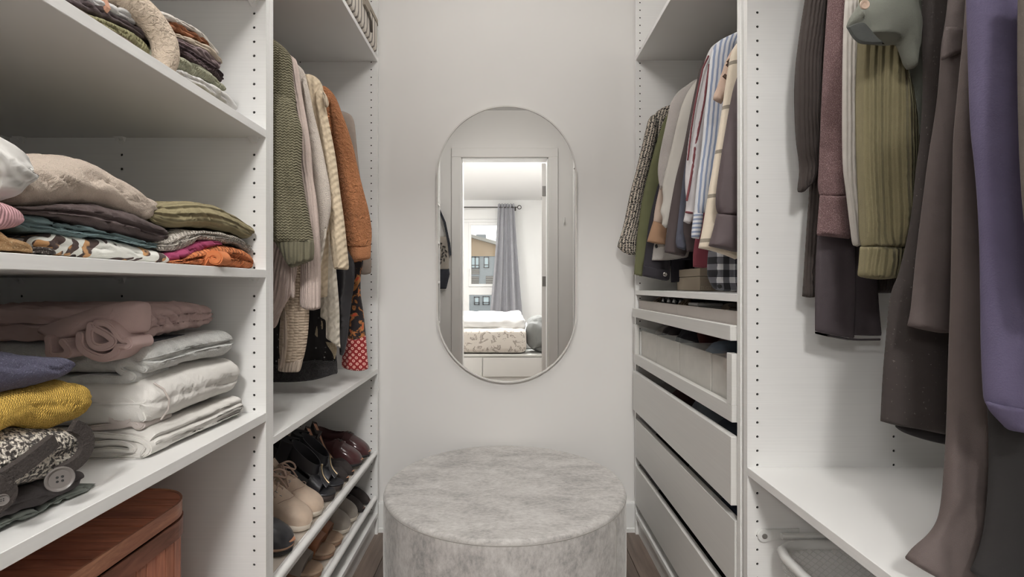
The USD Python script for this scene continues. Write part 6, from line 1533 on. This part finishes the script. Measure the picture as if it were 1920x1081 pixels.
def bootie(label, t_, mirror=False, L=.25, yaw=0):
    S = Shoe('ankle_boot', label, 'shoe', None, t_, yaw, mirror=mirror)
    S.add('sole', sole('round', L, .012, .010, 1.04), BLKS)
    u = solid(upper('round', L, .010, [(0, .07), (.06, .105), (.30, .112), (.44, .095), (.60, .062), (.78, .046), (.92, .032), (1, .006)], 1.0, .40))
    S.add('shoe_upper', u - ellipsoid((-.80 * L, 0, .140), (.058, .026, .065)), SUEDE)
    S.add('heel', loft([[(x, -w, -.0), (x, w, -.0), (x, w, .012), (x, -w, .012)] for x, w in ((-.98 * L, .022), (-.9 * L, .03), (-.72 * L, .032))]), BLKS)
    return S.done()
bootie('black suede ankle boot at the back of the upper rack behind the sandals', (-.80, 1.83, rack_z(U_, -.80) + .002))
bootie('black suede ankle boot at the back of the upper rack behind the loafers', (-.80, 1.955, rack_z(U_, -.80) + .002), True)

# ================================================================== baskets, boxes and drawer contents
# ---- striped fabric basket on top of the far left wardrobe's shelf
BSTR = painted('basket_stripe', {'s': ('separate_xyz', {}), 'm': ('math', {'math_type': 'multiply', 'value2': 1 / .038}), 'fr': ('math', {'math_type': 'fraction'}), 'g': ('math', {'math_type': 'greater_than', 'value2': .66}), 'mx': ('mix', {'color1': cloth('b5aca1', 1.7), 'color2': cloth('6f675f', 1.5)})},
    [('tc.UV', 's.vector'), ('s.x', 'm.value1'), ('m.value', 'fr.value1'), ('fr.value', 'g.value1'), ('g.value', 'mx.fac')], 'mx.color', kind='plain')
bs = Thing('fabric_basket', 'cream fabric basket with thin grey stripes on the top shelf at far left', 'basket')
x0, x1, y0, y1, z0, z1 = -.86, -.537, 1.63, 2.142, 2.0125, 2.150
def rrect(x0, x1, y0, y1, r, n=6):
    return np.roll(np.array(sg.box(x0 + r, y0 + r, x1 - r, y1 - r).buffer(r, quad_segs=n).exterior.coords)[:-1], 2 * n + 2, 0)
rings = []
for z, ins in ((z0 + .0, .018), (z0 + .004, .008), (z0 + .012, .002), (z0 + .03, 0), (z1 - .012, 0)):
    p = rrect(x0 + ins, x1 - ins, y0 + ins, y1 - ins, .03)
    rings.append(np.column_stack([p, np.full(len(p), z)]))
for z in (z1 - .012, z0 + .02):
    p = rrect(x0 + .006, x1 - .006, y0 + .006, y1 - .006, .026)
    rings.append(np.column_stack([p, np.full(len(p), z)]))
L = np.array(rings); v, f = loft(L)
uv = np.stack([v[:, 1] - v[:, 0], v[:, 2]], 1)
bs.add('basket_body', (v, f), BSTR, uv=uv)
BTRIM = fabric('basket_trim', '8f8578', 'plain', 400, k=1.5)
rim_o, rim_i = sg.Polygon(rrect(x0 - .003, x1 + .003, y0 - .003, y1 + .003, .03)), sg.Polygon(rrect(x0 + .007, x1 - .007, y0 + .007, y1 - .007, .026))
bs.add('rim_binding', prism(rim_o.difference(rim_i), z1 - .018, z1, 'xy'), BTRIM, smooth=30)
bs.add('corner_tape', box(x1 - .001, x1 + .003, 1.715, 1.738, z0 + .012, z1 - .018, .001), fabric('basket_tape', 'a08f78', 'plain', 400, k=1.5))
bs.add('handle_tab', hull([(x1, 1.90, z1 - .012), (x1 + .006, 1.90, z1 - .012), (x1, 1.985, z1 - .012), (x1 + .006, 1.985, z1 - .012), (x1 + .009, 1.905, z1 - .05), (x1 + .009, 1.98, z1 - .05), (x1 + .001, 1.905, z1 - .052), (x1 + .001, 1.98, z1 - .052)]), BTRIM)
bs.add('handle_strap', tube([(x1 + .004, 1.96, z1 - .05), (x1 + .010, 1.985, z1 - .075), (x1 + .004, 2.015, z1 - .10)], .005, 6), plain('basket_strap', cloth('5f574e', 1.2), .9))
bs.done()

# ---- wooden laundry hamper under the lower left shelf
HW = [wood('hamper_wood_a', 'b27157', 'c98468', '8a5443', (9, 60, 60), .45), wood('hamper_wood_b', 'a3654f', 'bc7a61', '7d4c3d', (10, 55, 55), .45), wood('hamper_wood_c', 'b8785e', 'd38e6f', '925b48', (8, 64, 64), .45)]
HV = [wood('hamper_side_a', 'a56a54', 'be7f64', '7e4f3e', (60, 60, 7), .5), wood('hamper_side_b', '96604a', 'ae725a', '75493a', (60, 60, 8), .5)]
hp_ = Thing('laundry_hamper', 'reddish wooden slatted laundry hamper with rounded lid under the lower shelf', 'hamper')
hx0, hx1, hy0, hy1, hz = -1.03, -.600, .30, 1.005, .650
shape = sg.box(hx0 + .085, hy0 + .085, hx1 - .085, hy1 - .085).buffer(.085, quad_segs=10)
rng = random.Random(9)
y = hy0
ps = shape.buffer(-.004)
while y < hy1:
    st = ps.intersection(sg.box(hx0, y + .0006, hx1, min(y + .0252, hy1)))
    if not st.is_empty and st.area > 1e-5:
        hp_.add('lid_slat', prism(st, hz - .010, hz + rng.uniform(-.0006, .0004), 'xy'), HW[rng.randrange(3)], smooth=False)
    y += .0262
hp_.add('lid_core', prism(shape.buffer(-.006), hz - .022, hz - .0105, 'xy'), HV[1], smooth=False)
hp_.add('lid_rim', prism(shape.difference(shape.buffer(-.0038)), hz - .026, hz + .001, 'xy'), wood('hamper_rim', 'a36e56', 'c59071', '865542', (12, 12, 60), .4), smooth=30, label='lighter worn rim of the lid')
body = shape.buffer(-.007)
hp_.add('upper_band', prism(shape.buffer(.0015).difference(body.buffer(-.004)), hz - .062, hz - .030, 'xy'), wood('hamper_band', '774b3a', '8a5946', '5b3926', (14, 14, 60), .45), smooth=30, label='dark band below the lid')
hp_.add('lower_band', prism(shape.buffer(.0015).difference(body.buffer(-.004)), .095, .135, 'xy'), LOOKS['hamper_band'], smooth=30)
ring = body.exterior
n = int(ring.length / .0235)
for i in range(n):
    a, b = ring.interpolate((i + .03) / n, normalized=True), ring.interpolate((i + .97) / n, normalized=True)
    m_ = ring.interpolate((i + .5) / n, normalized=True)
    if m_.y < hy0 + .02 and False:
        continue
    d = np.array([b.x - a.x, b.y - a.y]); ln = np.linalg.norm(d); d /= ln; nr = np.array([d[1], -d[0]])
    c0 = np.array([a.x, a.y]); c1 = np.array([b.x, b.y])
    pts = []
    for z in (.0915, hz - .03):
        for c in (c0, c1):
            pts += [(*(c - nr * .005), z), (*(c + nr * .0012), z)]
        for c in (c0 + d * ln * .2, c1 - d * ln * .2):
            pts.append((*(c + nr * .0026), z))
    hp_.add('side_slat', hull(pts), HV[rng.randrange(2)], smooth=20)
hp_.add('liner', prism(body.buffer(-.012).difference(body.buffer(-.014)), .0915, hz - .03, 'xy'), plain('hamper_liner', (.25, .22, .18), .9), smooth=30)
hp_.done()

# ---- white wire basket under the near right shelf
WIRE = plain('wire_white', (.74, .74, .72), .35)
wb = Thing('wire_basket', 'white pull-out mesh basket with a thick rim under the right shelf', 'basket')
bx0, bx1, by0, by1, bz = .585, 1.10, .22, 1.128, .478
rim = chaikin([(bx0, by0), (bx1, by0), (bx1, by1), (bx0 + .055, by1), (bx0, by1 - .045)], 1)
def along(p, n):
    r = sg.LinearRing(p); return np.array([r.interpolate(i / n, normalized=True).coords[0] for i in range(n)])
rp = along([(bx0, by0), (bx1, by0), (bx1, by1), (bx0 + .05, by1), (bx0 + .012, by1 - .018), (bx0, by1 - .06)], 80)
wb.add('rim', tube(np.column_stack([rp, np.full(80, bz)]), .0105, 10, True), WIRE, smooth=40)
wb.add('back_rail', tube([(bx0 + .03, by1 + .014, bz + .012), (bx1, by1 + .014, bz + .012)], .007, 8), WIRE)
zb = .285
def inset(q):
    return .012 + .045 * q
def mesh_panel(p00, p10, p01, p11, step=.0115, r=.00075):
    """diamond mesh between four corners: two families of slanting wires"""
    p00, p10, p01, p11 = map(np.array, (p00, p10, p01, p11))
    W, H = np.linalg.norm(p10 - p00), np.linalg.norm(p01 - p00)
    P = lambda u, v_: p00 * (1 - u) * (1 - v_) + p10 * u * (1 - v_) + p01 * (1 - u) * v_ + p11 * u * v_
    out = []
    sl = 1.6
    for sg_ in (1, -1):
        k = -H * sl
        while k < W + H * sl:
            # line: x = k + sg*sl*y
            ys = np.array([0, H]); xs = k + sg_ * sl * (ys if sg_ > 0 else ys)
            seg = sg.LineString([(xs[0], 0), (xs[1], H)]).intersection(sg.box(0, 0, W, H))
            if seg.geom_type == 'LineString' and seg.length > .004:
                (xa, ya), (xb, yb) = seg.coords[0], seg.coords[-1]
                out.append(tube([P(xa / W, ya / H), P(xb / W, yb / H)], r, 3))
            k += step * 1.6
    return cat(*out)
i0, i1 = inset(0), inset(1)
cor = lambda i, z: [(bx0 + i, by0 + i, z), (bx1 - i, by0 + i, z), (bx1 - i, by1 - i, z), (bx0 + i, by1 - i, z)]
T_, B_ = cor(.008, bz - .004), cor(.05, zb)
for (a, b) in ((0, 3), (3, 2), (1, 2)):
    wb.add('wire_side', mesh_panel(T_[a], T_[b], B_[a], B_[b]), WIRE, smooth=False, kind='stuff', label='white diamond wire mesh side')
wb.add('wire_floor', mesh_panel(B_[0], B_[3], B_[1], B_[2]), WIRE, smooth=False, kind='stuff', label='white diamond wire mesh floor')
wb.add('bottom_frame', tube(np.array([B_[0], B_[1], B_[2], B_[3]]), .003, 6, True), WIRE)
wb.add('bracket', cat(cyl((.580, YN - .0005, .487), (.580, YN - .008, .487), .014, n=20), hull([(.578, YN - .0005, .500), (.578, YN - .006, .500), (.66, YN - .0005, .502), (.66, YN - .006, .502), (.578, YN - .0005, .474), (.578, YN - .006, .474), (.66, YN - .0005, .480), (.66, YN - .006, .480)])), WIRE)
wb.add('screw', cyl((.580, YN - .008, .487), (.580, YN - .010, .487), .006, n=14), STEEL)
wb.done()

# ---- fabric boxes in the glass-fronted drawer and the clothes rolled up in them
GBOX = fabric('box_grey_fabric', '9e9a95', 'plain', 500, k=2.1, var=.07, cfreq=14.0)
edges = [1.226, 1.391, 1.648, 1.900, 2.115]
nth = ['nearest', 'second nearest', 'third nearest', 'farthest']
for i in range(4):
    ya, yb_ = edges[i] + .003, edges[i + 1] - .003
    bx = Thing('storage_box', f'soft grey fabric box in the glass-fronted drawer, {nth[i]} of four', 'box', 'fabric boxes in the glass-fronted drawer')
    xo, xi = .558, .82
    bx.add('front_wall', box(xo, xo + .006, ya, yb_, .746, .865, .002), GBOX)
    bx.add('back_wall', box(xi - .006, xi, ya, yb_, .746, .862, .002), GBOX)
    for q in (ya, yb_ - .006):
        bx.add('side_wall', box(xo + .006, xi - .006, q, q + .006, .746, .864, .002), GBOX)
    bx.add('box_floor', box(xo + .006, xi - .006, ya + .006, yb_ - .006, .746, .750), GBOX)
    bx.done()
def lump(name, label, cat_, col, x0, x1, y0, y1, z0, z1, seed, k=1.3, kind='plain', amp=.008):
    t = Thing(name, label, cat_)
    r = min(x1 - x0, y1 - y0, z1 - z0) * .42
    t.add('rolled_body', soft(x0, x1, y0, y1, z0, z1, r, seed, amp, 22, edge=.014, ridge=amp), fabric('roll_' + str(seed), col, kind, 300, k=k, var=.12), smooth=True)
    return t.done()
def inbox(i, u0, u1):
    a, b_ = edges[i] + .012, edges[i + 1] - .012
    return a + (b_ - a) * u0, a + (b_ - a) * u1
for j, (nm, lb, ct, c, i, u0, u1, zt, xo) in enumerate((
    ('jeans', 'rolled pale blue denim in the nearest fabric box', 'clothing', '76828f', 0, 0, .48, .880, .57),
    ('rolled_shirt', 'rolled grey-blue cloth in the nearest fabric box', 'clothing', '868a90', 0, .5, 1, .878, .57),
    ('jeans', 'crumpled blue denim in the second nearest fabric box', 'clothing', '6b7a8c', 1, 0, .45, .892, .565),
    ('rolled_shirt', 'rolled mauve brown cloth in the second nearest fabric box', 'clothing', '655358', 1, .30, .98, .905, .64),
    ('rolled_shirt', 'rolled dark red cloth in the third nearest fabric box', 'clothing', '5e2f2e', 2, 0, .22, .908, .63),
    ('rolled_shirt', 'rolled navy black cloth in the third nearest fabric box', 'clothing', '2e2d35', 2, .18, .98, .905, .60),
    ('rolled_shirt', 'black patterned cloth in the farthest fabric box', 'clothing', '474145', 3, 0, .5, .898, .60),
    ('rolled_scarf', 'grey marled scarf in the farthest fabric box', 'scarf', '8b8580', 3, .45, .98, .892, .60))):
    ya, yb_ = inbox(i, u0, u1)
    lump(nm, lb, ct, c, xo, .80, ya, yb_, .752, zt, 201 + j, kind='plain')
# ---- things in the plain drawers, seen through the gaps
for j, (nm, lb, c, ya, yb_, z0, z1, x0) in enumerate((
    ('jeans', 'dark blue jeans at the near end of the upper plain drawer', '3a414e', 1.24, 1.46, .552, .700, .575),
    ('sweater', 'blue-grey knit in the middle of the upper plain drawer', '77808a', 1.47, 1.68, .552, .694, .575),
    ('tee_shirt', 'black tee at the back of the upper plain drawer', '262426', 1.42, 1.78, .552, .712, .70),
    ('tee_shirt', 'maroon tee toward the far end of the upper plain drawer', '4a2f30', 1.70, 1.86, .552, .700, .575),
    ('jeans', 'indigo jeans at the near end of the second plain drawer', '3b4658', 1.24, 1.46, .354, .476, .585),
    ('jeans', 'grey jeans in the second plain drawer', '6a6b6d', 1.47, 1.72, .354, .474, .585),
    ('tights', 'black tights at the far end of the second plain drawer', '2a2829', 1.73, 2.09, .354, .472, .585),
    ('tee_shirt', 'black folded tees in the lowest drawer', '232224', 1.26, 2.05, .155, .258, .585))):
    lump(nm, lb, 'clothing', c, x0, .95, ya, yb_, z0, z1, 231 + j)
# ---- jewellery tray
def glasses(label, y, x=.60):
    t = Thing('sunglasses', label, 'sunglasses', 'sunglasses in the jewellery tray')
    DK = plain('sunglass_black', (.02, .02, .022), .15)
    for s in (-1, 1):
        t.add('lens', V3(ellipsoid((x + .004, y + s * .033, .985), (.006, .028, .021), 20)), DK)
    t.add('bridge', tube([(x, y - .008, .990), (x - .002, y, .994), (x, y + .008, .990)], .003, 6), DK)
    for s in (-1, 1):
        t.add('temple', tube([(x + .004, y + s * .062, .990), (x + .12, y + s * .064, .990), (x + .14, y + s * .062, .970)], .003, 6), DK)
    t.done()
glasses('black sunglasses in the felt jewellery tray, farther pair', 1.93)
glasses('black sunglasses in the felt jewellery tray, beside the bead strands', 1.80)
BEAD = plain('bead_tan', cloth('8d745c', 1.4), .35)
for y, lb in ((2.03, 'tan bead necklace bunched at the far end of the jewellery tray'), (1.72, 'tan bead necklace bunched over the middle of the jewellery tray')):
    t = Thing('bead_necklace', lb, 'necklace', 'bead necklaces in the jewellery tray')
    rng_ = np.random.default_rng(int(y * 100))
    for k in range(5):
        th = np.linspace(0, 2 * np.pi, 29)[:-1]
        ca = rng_.uniform(-.3, .3)
        P = np.stack([.590 + .022 * np.sin(th) * math.cos(ca) + k * .004, y + .004 * k + .024 * np.cos(th), .985 + .018 * np.sin(th + ca)], 1)
        t.add('bead_strand', cat(*[V3(m3.Manifold.sphere(.0036, 8).translate(tuple(q))) for q in P]), BEAD, smooth=True)
    t.done()
t = Thing('jewellery_case', 'flat dark brown case at the near end of the jewellery tray', 'case')
t.add('case_body', box(.60, .74, 1.25, 1.38, .9355, .992, .004), leather('case_brown', '4a403c', .5, 1.3)); t.add('case_lid', box(.598, .742, 1.248, 1.382, .9925, .999, .003), LOOKS['case_brown']); t.done()
t = Thing('ring_box', 'small white box between the bead strands and the case in the tray', 'box')
t.add('box_base', box(.585, .66, 1.56, 1.64, .9355, .985, .003), TRIM); t.add('box_lid', box(.583, .662, 1.558, 1.642, .9855, .996, .003), TRIM); t.done()
t = Thing('jewellery_roll', 'cream cloth roll lying across the jewellery tray', 'case')
t.add('roll_body', rbox(.64, .72, 1.42, 1.54, .9355, .998, .02, 14), fabric('roll_cream', 'a79a88', 'plain', k=1.5)); t.add('roll_tie', tube([(.679, 1.48, .9985), (.72, 1.48, .985), (.722, 1.48, .95)], .003, 6), plain('tie_brown', cloth('5a4a3e', 1.3), .9)); t.done()
# ---- cardboard box behind the plaid shirt
kb = Thing('cardboard_box', 'beige cardboard box with pale print behind the plaid shirt', 'box')
xk, yk = un([(1312, 0)], 1.80)[0][0], 1.80
KR = plain('kraft_beige', cloth('8f8371', 2.1), .75)
kb.add('box_body', box(xk, xk + .17, yk, yk + .24, 1.0315, 1.082, .0015), KR)
kb.add('box_lid', box(xk - .001, xk + .171, yk - .001, yk + .241, 1.0835, 1.112, .0015), KR)
tm = V3(meshkit.text_mesh('ILGI', .0125, .0004))
v = tm[0]
kb.add('print', (np.stack([v[:, 0] + xk + .003, yk - .0001 - v[:, 2], v[:, 1] + 1.0355], 1), tm[1]), plain('box_print', cloth('b9ae9b', 1.6), .8), smooth=False, label='pale printed capital letters')
kb.done()
